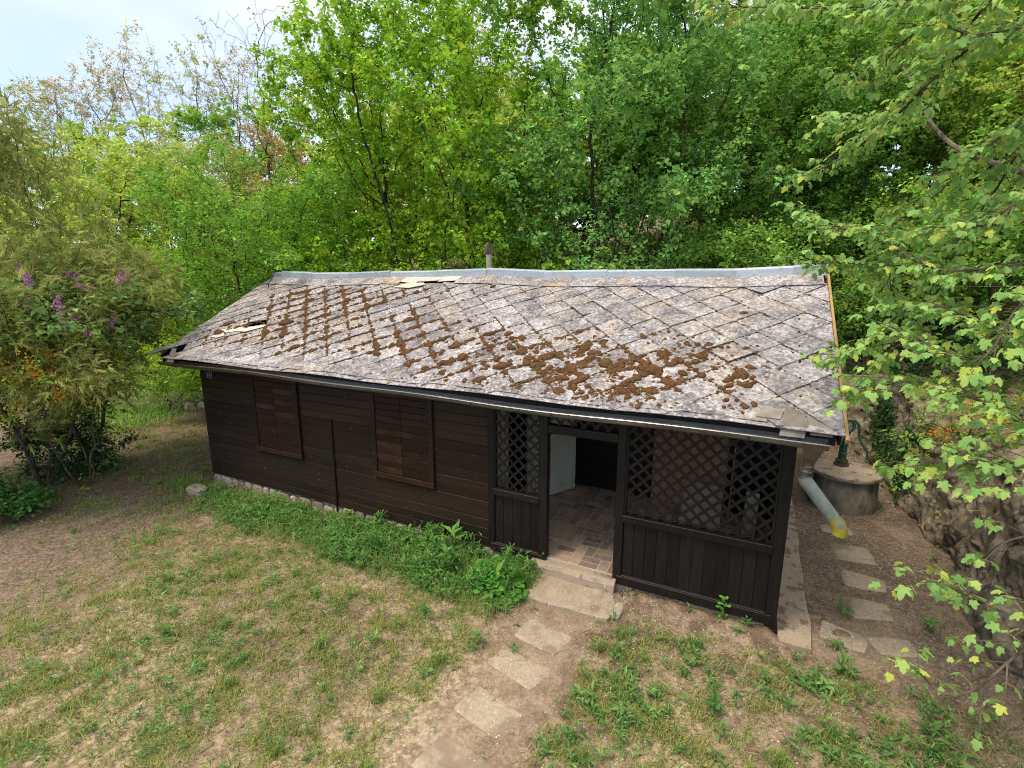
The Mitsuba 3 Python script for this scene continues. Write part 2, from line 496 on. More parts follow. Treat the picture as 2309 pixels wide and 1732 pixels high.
def ground_z(x, y, fine=True):
    x, y = np.asarray(x, float), np.asarray(y, float)
    yb = np.interp(x, [-40, -20, -12, -8, -5, -2, 0, 3, 14], [-3, 0.2, 1.4, 2.5, 3.5, 5.2, 6.6, 6.9, 6.9])
    db = y - yb
    stepb = np.interp(x, [-12, -7, -2, 1, 6], [0.1, 0.35, 0.7, 0.9, 1.2])
    slb = np.interp(x, [-40, -20, -10, -3, 4], [0.27, 0.29, 0.30, 0.38, 0.46])
    zb = stepb * ss(0, 0.7, db) + slb * np.maximum(db - 0.3, 0)
    d2 = x - 12.05 + 0.25 * (np_noise(x * 0, y, 0.9, 5, 2) - 0.5)
    zr = (1.52 * ss(-0.05, 0.45, d2) + 0.5 * np.maximum(d2 - 0.3, 0)) * ss(-5.0, -2.0, y)
    z = np.log(np.exp(3 * zb) + np.exp(3 * zr) - 1.0 + 1e-9) / 3 if False else (zb ** 3 + zr ** 3) ** (1 / 3.0)
    z = 15 * (1 - np.exp(-z / 15))
    flat = ss(1.6, 0.0, z)
    z = z - 0.17 - 0.06 * ss(0, -3.5, y) + 0.10 * (np_noise(x, y, 0.55, 1, 3) - 0.5) * ss(0.1, -0.5, y) + 0.5 * (np_noise(x, y, 0.35, 2, 4) - 0.5) * (1 - flat)
    if fine:
        z = z + 0.045 * (np_noise(x, y, 3.2, 8, 3) - 0.5) + 0.02 * (np_noise(x, y, 14.0, 9, 2) - 0.5)
    z = z + 0.125 * ss(-0.55, -0.06, y) * ss(7.88, 8.1, x) * ss(9.75, 9.5, x) * (y < 0.3)
    z = z + 0.06 * ss(-0.85, -0.35, y) * ss(6.7, 7.0, x) * ss(8.15, 7.85, x)
    inhut = ss(-0.25, 0.05, x) * ss(9.95, 9.75, x) * ss(-0.05, 0.1, y) * ss(6.3, 6.1, y)
    return z * (1 - inhut) + inhut * (-0.3)


xs = np.unique(np.round(np.r_[np.arange(-150, -30, 6), np.arange(-30, -8, 0.5), np.arange(-8, -4.5, 0.15), np.arange(-4.5, 12.6, 0.085), np.arange(12.6, 20, 0.3), np.arange(20, 150.1, 6)], 4))
ys = np.unique(np.round(np.r_[np.arange(-60, -6, 4), np.arange(-6, 5.2, 0.085), np.arange(5.2, 12, 0.2), np.arange(12, 40, 0.8), np.arange(40, 170.1, 6)], 4))
gx, gy = np.meshgrid(xs, ys)
gz = ground_z(gx, gy)
nx, ny = len(xs), len(ys)
i, j = np.meshgrid(np.arange(ny - 1), np.arange(nx - 1), indexing='ij')
q = np.stack([i * nx + j, i * nx + j + 1, (i + 1) * nx + j + 1, (i + 1) * nx + j], -1).reshape(-1, 4)
add('ground', (np.stack([gx, gy, gz], -1).reshape(-1, 3), q), 'soil', smooth=True)
tag('ground', 'bare brown soil yard rising into a leafy slope behind the hut', kind='structure')

# the rock cut on the right of the yard, then behind the hut
foot = spline([(11.75, -3.2, 0), (11.62, -1.0, 0), (11.6, 0.9, 0), (11.66, 1.7, 0), (11.72, 3.3, 0), (11.62, 4.6, 0), (11.55, 6.0, 0), (11.4, 6.9, 0), (10.6, 7.2, 0), (8.6, 7.15, 0), (5.5, 7.1, 0), (2.0, 7.05, 0)], 24)
seglen = np.r_[0, np.cumsum(np.linalg.norm(np.diff(foot, axis=0), axis=1))]
U = np.arange(0, seglen[-1], 0.04)
fp = np.stack([np.interp(U, seglen, foot[:, k]) for k in range(3)], 1)
tn = unit(np.gradient(fp, axis=0)); out = np.stack([tn[:, 1], -tn[:, 0], 0 * U], 1)
V = np.linspace(0, 1, 44)
prof_d = np.interp(V, [0, 0.1, 0.75, 0.86, 1], [-0.02, 0.02, 0.30, 0.45, 1.05])
hgt = 1.5 + 0.3 * (np_noise(U, U * 0, 0.8, 21, 3) - 0.5) * 2
prof_z = np.interp(V, [0, 0.1, 0.75, 0.88, 1], [-0.06, 0.03, 0.94, 1.05, 1.0])
P = fp[:, None] + out[:, None] * prof_d[None, :, None]
P[..., 2] = -0.22 + prof_z[None] * (hgt[:, None] + 0.2)
P[..., 2] += np.where(V > 0.8, 1, 0)[None] * np.maximum(ground_z(P[..., 0], P[..., 1], False) - P[..., 2] - 0.02, 0) * (V[None] - 0.8) * 2
uu = np.repeat(U[:, None], len(V), 1); zz = P[..., 2]
rr9 = np.random.default_rng(17)


def facets(u, z, size, seed):
    """Broken rock: every cell a tilted plane, with an open crack along its edges."""
    q_ = np.random.default_rng(seed)
    n_ = int(U[-1] / size * 2.4 / size * 1.6)
    c_ = np.stack([q_.uniform(-0.5, U[-1] + 0.5, n_), q_.uniform(-1.0, 2.4, n_)], 1)
    pts = np.stack([u.ravel() + 0.35 * size * (meshkit.fbm(np.stack([u.ravel() * 5, z.ravel() * 5, 0 * u.ravel()], -1), 3, seed) - 0.5), z.ravel() * 1.35 + 0.25 * u.ravel()], 1)
    d_, i_ = cKDTree(c_ * [1, 1.35] + np.stack([0 * c_[:, 0], 0.25 * c_[:, 0]], 1)).query(pts, k=2)
    tl = q_.normal(0, 0.45, (n_, 2)); of = q_.normal(0, 1, n_)
    rel = np.stack([u.ravel(), z.ravel()], 1) - c_[i_[:, 0]]
    pl = of[i_[:, 0]] * size * 0.28 + (rel * tl[i_[:, 0]]).sum(1)
    crack = ss(0.16 * size, 0.0, d_[:, 1] - d_[:, 0])
    return pl.reshape(u.shape), crack.reshape(u.shape)


fin = meshkit.fbm(np.stack([uu * 9, zz * 11, 0 * zz + 2], -1), 3, 35)
f1, c1_ = facets(uu, zz, 0.55, 3)
f2, c2_ = facets(uu, zz, 0.2, 5)
big = meshkit.fbm(np.stack([uu * 0.7, zz * 0.9, 0 * zz], -1), 3, 31)
fin2 = meshkit.fbm(np.stack([uu * 22, zz * 26, 0 * zz + 2], -1), 2, 37)
disp = 0.40 * (big - 0.5) + 0.14 * np.clip(f1, -0.18, 0.18) - 0.03 * c1_ + 0.16 * np.clip(f2, -0.1, 0.1) - 0.012 * c2_ + 0.10 * (fin - 0.5) + 0.05 * (fin2 - 0.5)
P -= out[:, None] * (disp * np.interp(V, [0, 0.1, 0.85, 1], [0.3, 1, 0.9, 0.2])[None])[..., None]
P[..., 2] += (0.05 * (fin - 0.5)) * (V > 0.1)[None]
nu, nv = len(U), len(V)
i, j = np.meshgrid(np.arange(nu - 1), np.arange(nv - 1), indexing='ij')
q = np.stack([i * nv + j, i * nv + j + 1, (i + 1) * nv + j + 1, (i + 1) * nv + j], -1).reshape(-1, 4)
add('rock_face', (P.reshape(-1, 3), q), 'rock', smooth=40)
tag('rock_face', 'low weathered grey brown rock face beside the well', kind='structure')

# paved strip along the right end of the hut
sx0, sx1, sy0, sy1 = 9.62, 9.93, -0.12, 6.2
gxx, gyy = np.meshgrid(np.linspace(sx0, sx1, 10), np.linspace(sy0, sy1, 120))
edge = (gxx > sx1 - 0.02) * (np_noise(gyy, gyy * 0, 2.0, 4, 3) - 0.5) * 0.10
top = np.stack([gxx + edge, gyy, -0.115 + 0.02 * (np_noise(gxx, gyy, 6, 2, 3) - 0.5)], -1)
low = top.copy(); low[..., 2] = -0.3
a, b = top.shape[:2]


def grid_slab(top, low):
    a, b = top.shape[:2]
    i, j = np.meshgrid(np.arange(a - 1), np.arange(b - 1), indexing='ij')
    q = np.stack([i * b + j, i * b + j + 1, (i + 1) * b + j + 1, (i + 1) * b + j], -1).reshape(-1, 4)
    f = np.vstack([q[:, [0, 1, 2]], q[:, [0, 2, 3]]])
    idx = np.arange(a * b).reshape(a, b)
    rim = np.r_[idx[0], idx[1:, -1], idx[-1, -2::-1], idx[-2:0:-1, 0]]
    n = a * b; k = np.roll(rim, -1)
    m = len(rim)
    v = np.vstack([top.reshape(-1, 3), low.reshape(-1, 3)[rim]])
    r2 = n + np.arange(m); k2 = n + (np.arange(m) + 1) % m
    f = np.vstack([f, np.stack([rim, r2, k2], 1), np.stack([rim, k2, k], 1)])
    return v, f


add('concrete_strip', grid_slab(top, low), 'concrete', smooth=35)
tag('concrete_strip', 'narrow dirty concrete strip along the right end of the hut', kind='structure')

# ------------------------------------------------------------------ the hut
H = 'wooden_hut'
tag(H, 'dark brown wooden hut with mossy diamond slate roof and lattice porch', 'hut')
SL = (3.694 - 2.294) / (2.832 + 0.361)
CS = 1 / math.hypot(1, SL)
SN = SL * CS


def roof(x, s, h=0.0):
    """World points of the front roof slope: x along the eave, s up the slope, h off its surface."""
    x, s, h = np.broadcast_arrays(np.asarray(x, float), s, h)
    sag = -0.025 * np.sin((x + 1) * 0.9) * ss(0, 3.5, s) - 0.03 * np.exp(-((x - 5.6) / 1.2) ** 2) * ss(2, 3.5, s) + 0.012 * np.sin(x * 2.3 + s)
    return np.stack([x, -0.361 + s * CS - h * SN, 2.294 + s * SN + h * CS + sag], -1)


def vl(s):
    return -0.55 - 0.235 * np.asarray(s, float)


XR, SR = 9.905, 3.47
# deck with the hole where slates are missing
from shapely.geometry import Polygon, box as sbox
deck = Polygon([(vl(0.0), 0.0), (XR - 0.01, 0.0), (XR - 0.01, 3.49), (vl(3.49), 3.49)])
deck = deck.difference(Polygon([(0.22, 1.14), (0.48, 0.98), (0.90, 1.24), (1.06, 1.46), (0.60, 1.42)]))
dk = trimesh.creation.extrude_polygon(deck, 0.02, engine='earcut').subdivide_to_size(0.5)
add(H + '__roof', (roof(dk.vertices[:, 0], dk.vertices[:, 1], dk.vertices[:, 2] - 0.025), dk.faces), 'black_inside')
# back slope, ridge at y = 2.832
back_y = 2 * 2.832 + 0.361
bk = [(-1.35, 2.84, 3.69), (XR, 2.84, 3.69), (XR, back_y, 2.294), (-0.6, back_y, 2.294)]
bkt = np.array(bk); bkl = bkt - [0, 0, 0.03]
add(H + '__back_roof', prism(bkt, bkl), 'slate', uv=(0.5, 0.5))

HX, HS = 0.2544, 0.2635
slates = []          # (polygon in (x, s), extra tilt)


def clip(poly, extra=None):
    reg = Polygon([(vl(0.0), -0.1), (XR, -0.1), (XR, 3.08), (vl(3.08), 3.08)])
    g = Polygon(poly).intersection(reg)
    return g


hole = Polygon([(0.26, 1.17), (0.52, 1.00), (0.90, 1.28), (1.02, 1.44), (0.62, 1.40)])
for row in range(0, 13):
    s0 = -0.11 + row * HS
    for col in range(-46, 6):
        if (row + col) % 2: continue
        cx = 9.64 + col * HX
        if cx < -2 or cx > XR + 0.3: continue
        c = 0.035
        o = 0.014
        pts = [(0, -HS), (HX - c, -c), (HX + o, 0.01), (c, HS + o), (-c, HS + o), (-HX - o, 0.01), (-HX + c, -c)]
        pts = [(cx + a + rng.normal(0, 0.004), s0 + b + rng.normal(0, 0.004)) for a, b in pts]
        g = clip(pts)
        if g.is_empty or g.area < 0.006 or g.geom_type != 'Polygon': continue
        if g.bounds[3] < 0.16: continue
        slates.append((np.array(g.exterior.coords)[:-1], cx, s0))


def slate_piece(poly, cx, s0, lift=0.0, tilt=(0, 0), th=0.0075, span=HS):
    poly = np.asarray(poly, float)
    h = 0.004 + 0.017 * (s0 + span - poly[:, 1]) / (2 * span) + lift + tilt[0] * (poly[:, 0] - cx) + tilt[1] * (poly[:, 1] - s0)
    return prism(roof(poly[:, 0], poly[:, 1], h + th), roof(poly[:, 0], poly[:, 1], h))


for poly, cx, s0 in slates:
    if hole.contains(Polygon(poly).centroid): continue
    if poly[:, 0].mean() < -0.12 and poly[:, 1].mean() < 0.34: continue
    lift, tl = abs(rng.normal(0, 0.0025)), (rng.normal(0, 0.012), -abs(rng.normal(0, 0.008)))
    if rng.random() < 0.05:
        tl = (rng.normal(0, 0.05), -0.05)
        lift = 0.006
    sg = Polygon(poly)
    if cx < 1.3 and sg.intersection(hole).area > 0.01:
        sg = sg.difference(hole.buffer(0.01))
        sg = max(getattr(sg, 'geoms', [sg]), key=lambda g: g.area).convex_hull
        if sg.intersection(hole).area > 0.03: continue
        poly = np.array(sg.exterior.coords)[:-1]
    add(num(H + '__roof__slate'), slate_piece(poly, cx, s0, lift, tl), 'slate', uv=(rng.random(), rng.random() * 0.96))

# eave course of short slates, top course under the ridge
x = 0.1
while x < 9.0:
    w = rng.uniform(0.32, 0.46)
    y0 = -0.035 + rng.normal(0, 0.012)
    poly = [(x, y0), (x + w - 0.01, y0 + rng.normal(0, 0.01)), (x + w - 0.01, 0.2), (x, 0.2)]
    add(num(H + '__roof__slate'), slate_piece(poly, x + w / 2, 0.08, 0.002 + abs(rng.normal(0, 0.004)), (rng.normal(0, 0.02), rng.normal(0, 0.01)), span=0.12), 'slate', uv=(rng.random(), rng.random() * 0.96))
    x += w
x = -1.22
while x < XR - 0.1:
    w = rng.uniform(0.40, 0.48)
    x1 = min(x + w, XR)
    y0 = 3.015 + rng.normal(0, 0.008)
    poly = [(x, y0 + 0.03), (x + 0.04, y0), (x1 + 0.015, y0), (x1 + 0.015, 3.46), (x, 3.46)]
    broken = 2.5 < x < 3.9
    if not broken:
        add(num(H + '__roof__slate'), slate_piece(poly, x, 3.2, 0.018 + 0.002 * rng.random(), (-0.014, 0), span=0.24), 'slate', uv=(rng.random(), 0.9 + 0.1 * rng.random()))
    else:
        add(num(H + '__roof__slate'), slate_piece([(x, y0 + 0.12), (x1 - 0.03, y0 + rng.uniform(0, 0.25)), (x1, 3.40), (x, 3.38)], x, 3.2, 0.014, (-0.01, 0), span=0.24), 'pale_slate', uv=(rng.random(), 0.5))
    x = x1
# pale freshly broken slates round the hole and under the ridge
for k, (poly, lift) in enumerate([
        ([(0.05, 0.93), (0.36, 0.80), (0.55, 0.92), (0.49, 1.08), (0.28, 1.15)], 0.012),
        ([(0.50, 0.88), (0.78, 0.90), (1.02, 1.22), (0.90, 1.28), (0.54, 1.03)], 0.016),
        ([(0.0, 0.66), (0.30, 0.62), (0.44, 0.76), (0.20, 0.84)], 0.012),
        ([(2.75, 2.86), (3.15, 2.80), (3.42, 2.98), (3.3, 3.1), (2.9, 3.08)], 0.022)]):
    key = num(H + '__roof__slate')
    add(key, slate_piece(poly, np.mean([p[0] for p in poly]), np.mean([p[1] for p in poly]), lift, (0.02, -0.03), span=0.15), 'pale_slate', uv=(rng.random(), 0.5))
    tag(key, 'pale freshly broken slate')

# moss cushions along the joints: too many to pick apart
ico = trimesh.creation.icosphere(subdivisions=1)
icv, icf = np.array(ico.vertices), np.array(ico.faces)


def mossness(x, s):
    a = np_noise(x, s, 1.1, 41, 3)
    left = ss(-0.6, 0.3, x) * ss(5.6, 4.3, x + 0.25 * (s - 1.5)) * ss(0.25, 0.6, s) * ss(3.2, 2.6, s)
    right = np.exp(-((x - 7.7 - 0.15 * s) / 0.95) ** 2 - ((s - 0.62) / 0.42) ** 2) * 1.5
    mid = ss(4.5, 5.5, x) * ss(8.2, 7.2, x) * ss(1.9, 1.3, s) * 0.5
    return np.clip((left * 0.8 + right + mid) * (0.15 + 1.75 * ss(0.36, 0.62, a)) + 0.07, 0, 1.6)


mp = []
nj = 22000
t = rng.random(nj); e = rng.integers(0, 2, nj); cc = rng.integers(-44, 2, nj); rr = rng.integers(0, 13, nj)
okp = (cc + rr) % 2 == 0
cx = 9.64 + cc * HX; s0 = -0.11 + rr * HS
mx = np.where(e == 0, cx + t * HX, cx - t * HX); ms = s0 - HS * (1 - t)
jit = rng.normal(0, 0.012, (2, nj))
mx, ms = mx + jit[0], ms + jit[1] - 0.008
den = mossness(mx, ms)
ok = okp & (rng.random(nj) < den * 0.62) & (mx > vl(ms) + 0.05) & (mx < 9.86) & (ms > 0.02) & (ms < 3.04)
mp.append(np.stack([mx[ok], ms[ok], den[ok], np.ones(ok.sum())], 1))
nb = 2600
bx, bs = rng.normal(7.6, 0.95, nb), rng.normal(0.62, 0.38, nb)
clump = np_noise(bx, bs, 4.5, 43, 3)
ok = (clump > 0.49) & (bs > 0.0) & (bs < 1.7) & (bx < 9.3)
mp.append(np.stack([bx[ok], bs[ok], 0.9 + 0 * bx[ok], 0 * bx[ok]], 1))
nb = 1500
bx, bs = rng.uniform(-0.3, 9.8, nb), rng.uniform(0.03, 3.0, nb)
ok = (rng.random(nb) < 0.5 * mossness(bx, bs))
mp.append(np.stack([bx[ok], bs[ok], 0.25 + 0 * bx[ok], 0 * bx[ok]], 1))
nj = 9000
t = rng.random(nj); e = rng.integers(0, 2, nj); cc = rng.integers(-44, 2, nj); rr = rng.integers(0, 13, nj)
t = np.where(rng.random(nj) < 0.3, rng.normal(0, 0.05, nj), t)
okp = (cc + rr) % 2 == 0
cx = 9.64 + cc * HX; s0 = -0.11 + rr * HS
mx = np.where(e == 0, cx + t * HX, cx - t * HX) + rng.normal(0, 0.004, nj); ms = s0 - HS * (1 - t) - 0.006 + rng.normal(0, 0.004, nj)
ok = okp & (mx > vl(ms) + 0.05) & (mx < 9.88) & (ms > 0.02) & (ms < 3.03)
mp.append(np.stack([mx[ok], ms[ok], -1 + 0 * mx[ok], 0 * mx[ok]], 1))
mp = np.vstack(mp)
sz = rng.lognormal(-4.08, 0.42, len(mp)) * (0.62 + 0.55 * np.clip(mp[:, 2], 0, 1))
sz = np.where(mp[:, 2] < 0, rng.lognormal(-4.85, 0.3, len(mp)), sz)
base = roof(mp[:, 0], mp[:, 1], 0.017)
ang = np.where(rng.random(len(mp)) < 0.5, 1, -1) * 0.8 + rng.normal(0, 0.5, len(mp))
el = 1 + rng.random(len(mp)) * 0.9
ic0 = trimesh.creation.icosphere(subdivisions=0)
mv_, mf_, n0_ = [], [], 0
for big in (True, False):
    sel = (sz > 0.034) == big
    cv, cf = (icv, icf) if big else (np.array(ic0.vertices), np.array(ic0.faces))
    s_, e_, a_ = sz[sel], el[sel], ang[sel]
    vv = cv[None] * np.stack([s_ * e_, s_, s_ * 0.9], 1)[:, None]
    vv *= 1 + 0.35 * (rng.random(vv.shape[:2]) - 0.5)[..., None]
    ca, sa = np.cos(a_)[:, None], np.sin(a_)[:, None]
    lx, ls, lh = vv[..., 0] * ca - vv[..., 1] * sa, vv[..., 0] * sa + vv[..., 1] * ca, vv[..., 2]
    vv = base[sel][:, None] + np.stack([lx, ls * CS - lh * SN, ls * SN + lh * CS], -1)
    mv_.append(vv.reshape(-1, 3)); mf_.append((cf[None] + (np.arange(sel.sum()) * len(cv))[:, None, None]).reshape(-1, 3) + n0_); n0_ += vv.shape[0] * vv.shape[1]
add('roof_moss', (np.vstack(mv_), np.vstack(mf_)), 'moss', smooth=True)
tag('roof_moss', 'brown moss cushions growing along the joints of the slate roof', 'moss', kind='stuff')

# dry twigs and leaf bits on the roof
nb = 5200
bx, bs = rng.uniform(-0.4, 9.7, nb), rng.uniform(0.05, 2.9, nb)
ok = rng.random(nb) < 0.06 + 0.8 * mossness(bx, bs)
bx, bs = bx[ok], bs[ok]; m = len(bx)
pos = roof(bx, bs, 0.02 + 0.015 * rng.random(m))
th = rng.uniform(0, 2 * np.pi, m)
dirv = np.stack([np.cos(th), np.sin(th) * CS, np.sin(th) * SN + rng.normal(0, 0.15, m)], 1)
nr = np.tile([0, -SN, CS], (m, 1)) + rng.normal(0, 0.3, (m, 3))
L = rng.uniform(0.015, 0.06, m)
add('roof_litter', leaf_mesh(pos, dirv, nr, L, L * rng.uniform(0.08, 0.45, m)), 'matte_bits', color=leaf_colors(m, (0.13, 0.055, 0.03), (0.40, 0.28, 0.16), rng))
tag('roof_litter', 'dry twigs and leaf scraps lying on the slate roof', 'litter', kind='stuff')

# ridge cap of zinc lengths
rx = [-1.25, -0.94, 0.03, 1.13, 2.25, 3.39, 4.54, 5.71, 6.81, 7.9, 8.76, 9.52, 9.92]
for k in range(len(rx) - 1):
    x0, x1 = rx[k] - 0.015, rx[k + 1]
    dz = rng.normal(0, 0.006)
    pr_ = [(-0.122, -0.088), (-0.122, -0.082), (-0.102, -0.078), (-0.100, 0.045), (-0.078, 0.060), (0.0, 0.076), (0.078, 0.060), (0.100, 0.045), (0.100, -0.075)]
    lift = 0.009 * (k % 2) + 0.001 * (k % 3)
    ring = []
    for xx in (x0, x1):
        zz0 = roof(xx, 3.47)[2] + 0.045 + dz
        ring.append([(xx, 2.832 + a * (1 + lift * 8), zz0 + b + lift) for a, b in pr_])
    r0, r1 = np.array(ring)
    n = len(r0)
    i_ = np.arange(n - 1)
    f = np.vstack([np.stack([i_, i_ + n, i_ + n + 1], 1), np.stack([i_, i_ + n + 1, i_ + 1], 1)])
    add(num(H + '__ridge_cap__section'), (np.vstack([r0, r1]), f), 'zinc', uv=(rng.random(), 0.5))

# raw batten down the right verge, worn board on the left verge
add(H + '__verge_batten', obox(roof(XR + 0.018, 3.40, 0.02), roof(XR + 0.018, -0.14, -0.01), 0.028, 0.045, (0, -SN, CS)), 'raw_wood')
tag(H + '__verge_batten', 'pale new wooden batten')
add(H + '__barge_board', obox(roof(XR - 0.02, 3.45, -0.09), roof(XR - 0.02, -0.02, -0.09), 0.025, 0.13, (0, -SN, CS)), 'frame_wood', uv=(0.3, 0.5))
add(H + '__barge_board_001', obox(roof(vl(3.45) + 0.03, 3.45, -0.07), roof(vl(0.0) + 0.03, 0.0, -0.05), 0.03, 0.10, (0, -SN, CS)), 'grey_board')
add(H + '__fascia_board', box((-0.5, -0.335, 2.13), (9.86, -0.312, 2.262)), 'frame_wood', uv=(0.4, 0.5))
add(H + '__soffit', box((-0.5, -0.305, 2.235), (9.86, 0.10, 2.25)), 'frame_wood', uv=(0.2, 0.5))

# gutter: half pipe with brackets
GY, GR = -0.40, 0.062


def gut_z(x):
    return 2.185 + 0.012 * np.sin(x * 0.7) - 0.010 * np.sin(x * 1.9 + 1) - 0.003 * x


gxs = np.linspace(-0.42, 9.80, 70)
angs = np.linspace(np.pi * 1.0, np.pi * 2.0, 13)
prof = [(GR * np.cos(a_), GR * np.sin(a_)) for a_ in angs]
bead = [(-GR - 0.008 + 0.008 * np.cos(a_), 0.004 + 0.008 * np.sin(a_)) for a_ in np.linspace(0, np.pi * 1.5, 6)]
prof = bead[::-1] + prof + [(GR, 0.03)]
inner = [(a_ * 0.965, b_ * 0.965 + 0.0015) for a_, b_ in prof][::-1]
ringp = np.array(prof + inner)
gv = np.stack([np.repeat(gxs[:, None], len(ringp), 1), GY + ringp[None, :, 0] + 0 * gxs[:, None], gut_z(gxs)[:, None] + ringp[None, :, 1]], -1)
m_, n_ = gv.shape[:2]
i, j = np.meshgrid(np.arange(m_ - 1), np.arange(n_), indexing='ij')
q = np.stack([i * n_ + j, i * n_ + (j + 1) % n_, (i + 1) * n_ + (j + 1) % n_, (i + 1) * n_ + j], -1).reshape(-1, 4)
add(H + '__gutter', (gv.reshape(-1, 3), q), 'gutter_metal', smooth=40)
for gx0 in [0.05, 0.95, 1.95, 2.75, 3.6, 4.5, 5.05, 6.1, 7.15, 8.2, 9.15]:
    pts = [(gx0, GY + (GR + 0.006) * np.cos(a_), gut_z(gx0) + (GR + 0.006) * np.sin(a_)) for a_ in np.linspace(np.pi * 0.93, np.pi * 2.0, 12)] + [(gx0, GY + GR + 0.01, 2.26)]
    add(num(H + '__gutter__bracket'), join([obox(pts[k], pts[k + 1], 0.026, 0.005, np.array([0, pts[k][1] - GY, pts[k][2] - gut_z(gx0)])) for k in range(len(pts) - 1)]), 'old_metal')
add(H + '__gutter__end_cap', prism(np.array([(-0.425, GY + GR * np.cos(a_), gut_z(-0.42) + GR * np.sin(a_)) for a_ in angs]), np.array([(-0.42, GY + GR * np.cos(a_), gut_z(-0.42) + GR * np.sin(a_)) for a_ in angs])), 'old_metal')

# hopper and downpipe at the right end
top = np.array([(9.58, -0.475, 2.165), (9.80, -0.475, 2.165), (9.80, -0.325, 2.165), (9.58, -0.325, 2.165)])
mid = np.array([(9.60, -0.465, 2.10), (9.76, -0.465, 2.10), (9.76, -0.335, 2.10), (9.60, -0.335, 2.10)])
bot = np.array([(9.63, -0.445, 1.955), (9.70, -0.445, 1.955), (9.70, -0.355, 1.955), (9.63, -0.355, 1.955)])
rings = np.vstack([top, mid, bot, bot * [1, 1, 1] + 0])
hv, hf = np.vstack([top, mid, bot]), []
for lv in range(2):
    for k in range(4):
        a_, b_ = lv * 4 + k, lv * 4 + (k + 1) % 4
        hf += [[a_, b_, b_ + 4], [a_, b_ + 4, a_ + 4]]
add(H + '__downpipe__hopper', (hv, np.array(hf)), 'old_metal')
add(H + '__downpipe__old_pipe', tube(spline([(9.668, -0.40, 1.975), (9.662, -0.40, 1.91), (9.65, -0.40, 1.80)], 4), [0.047] * 9, 16, cap=False), 'old_metal', smooth=50)
add(H + '__downpipe__pipe', tube([(9.645, -0.40, 1.825), (9.655, -0.40, 1.79), (9.93, -0.385, 1.44)], [0.059, 0.060, 0.058], 20, cap=False), 'pipe_metal', smooth=50)
add(H + '__downpipe__elbow', tube(spline([(9.915, -0.385, 1.475), (9.945, -0.385, 1.425), (9.965, -0.385, 1.385), (9.975, -0.385, 1.31)], 5), 0.063, 20, cap=False), 'pipe_metal', smooth=50)
tag(H + '__downpipe__elbow', 'outlet elbow stained yellow with lichen')
wire = []
for k, (zc, tl) in enumerate([(1.93, 0.3), (1.90, -0.25), (1.86, 0.5), (1.835, -0.1), (1.80, 0.35)]):
    wire += [[(9.66 + 0.052 * np.cos(a_), -0.40 + 0.052 * np.sin(a_), zc + tl * 0.05 * np.cos(a_ + k)) for a_ in np.linspace(0, 2 * np.pi, 14)]]
add(H + '__downpipe__wire', join([tube(w_, 0.0022, 4) for w_ in wire]), 'pipe_metal')

# --- front wall cladding, window shutters
zb = np.arange(0.0, 2.36, 0.1315)
XC = 6.08
for k, z0 in enumerate(zb):
    w0 = z0 + 0.1315 - 0.003
    add(num(H + '__front_wall__board'), box((0.0, 0.0 + 0.0015 * rng.normal(), z0 + 0.001), (XC - 0.004, 0.024, w0 + 0.001), 0.0045), 'clad_wood', uv=(rng.random(), rng.random()))
add(H + '__front_wall', box((0.01, 0.0255, 0.0), (XC - 0.01, 0.11, 2.40)), 'black_inside')
for k, z0 in enumerate(zb):
    add(num(H + '__left_wall__board'), box((-0.0245, 0.03, z0 + 0.002), (0.0, 5.66, z0 + 0.1285), 0.007), 'clad_wood', uv=(rng.random(), rng.random()))
    if z0 < 2.3:
        add(num(H + '__back_wall__board'), box((0.0, 5.63, z0 + 0.002), (9.59, 5.655, z0 + 0.1285), 0.007), 'clad_wood', uv=(rng.random(), rng.random()))
        add(num(H + '__right_wall__board'), box((9.566, 2.60, z0 + 0.002), (9.59, 5.62, z0 + 0.1285), 0.007), 'clad_wood', uv=(rng.random(), rng.random()))
for name, x0 in (('left_gable', -0.02), ('right_gable', 9.56)):
    z = 2.366
    while z < 3.55:
        hw = (3.60 - z) / SL
        add(num(f'{H}__{name}__board'), box((x0, 2.832 - hw, z + 0.002), (x0 + 0.02, 2.832 + hw, min(z + 0.128, 3.6)), 0.006), 'clad_wood', uv=(rng.random(), rng.random()))
        z += 0.1315
# vertical cover strip
add(H + '__cover_strip', box((3.235, -0.028, -0.10), (3.265, -0.002, 1.467)), 'frame_wood', uv=(0.5, 0.5))


def shutter(x0, x1, z0, z1, name, worn):
    key = H + '__' + name
    fw = 0.085
    for kk, (a_, b_) in enumerate([((x0, z0), (x0 + fw, z1)), ((x1 - fw, z0), (x1, z1))]):
        add(num(key + '__frame'), box((a_[0], -0.040, z0 + 0.09), (b_[0], -0.002, z1), 0.005), 'shutter_wood' if worn else 'clad_wood', uv=(0.35 if kk else 0.2, 0.5))
    add(num(key + '__frame'), box((x0, -0.043, z0), (x1, -0.002, z0 + 0.088), 0.005), 'shutter_wood', uv=(0.68, 0.5))
    xm = (x0 + x1) / 2
    z = z0 + 0.092
    while z < z1 - 0.03:
        hb = min(0.098, z1 - z)
        for a_, b_ in ((x0 + fw + 0.006, xm - 0.003), (xm + 0.003, x1 - fw - 0.006)):
            up = (z - z0) / (z1 - z0)
            add(num(key + '__board'), box((a_, -0.027 + rng.normal(0, 0.0012), z + 0.002), (b_, -0.002, z + hb - 0.002), 0.004), 'shutter_wood', uv=(np.clip(rng.beta(1.1, 1.6), 0, 1), rng.random()))
        z += hb
    for xx in (x0 + fw + 0.003, x1 - fw - 0.003):
        for zz_ in (z0 + 0.28, z1 - 0.35):
            add(num(key + '__hinge'), box((xx - 0.008, -0.050, zz_ - 0.055), (xx + 0.008, -0.0435 + 0.01, zz_ + 0.055), 0.003), 'black_metal')


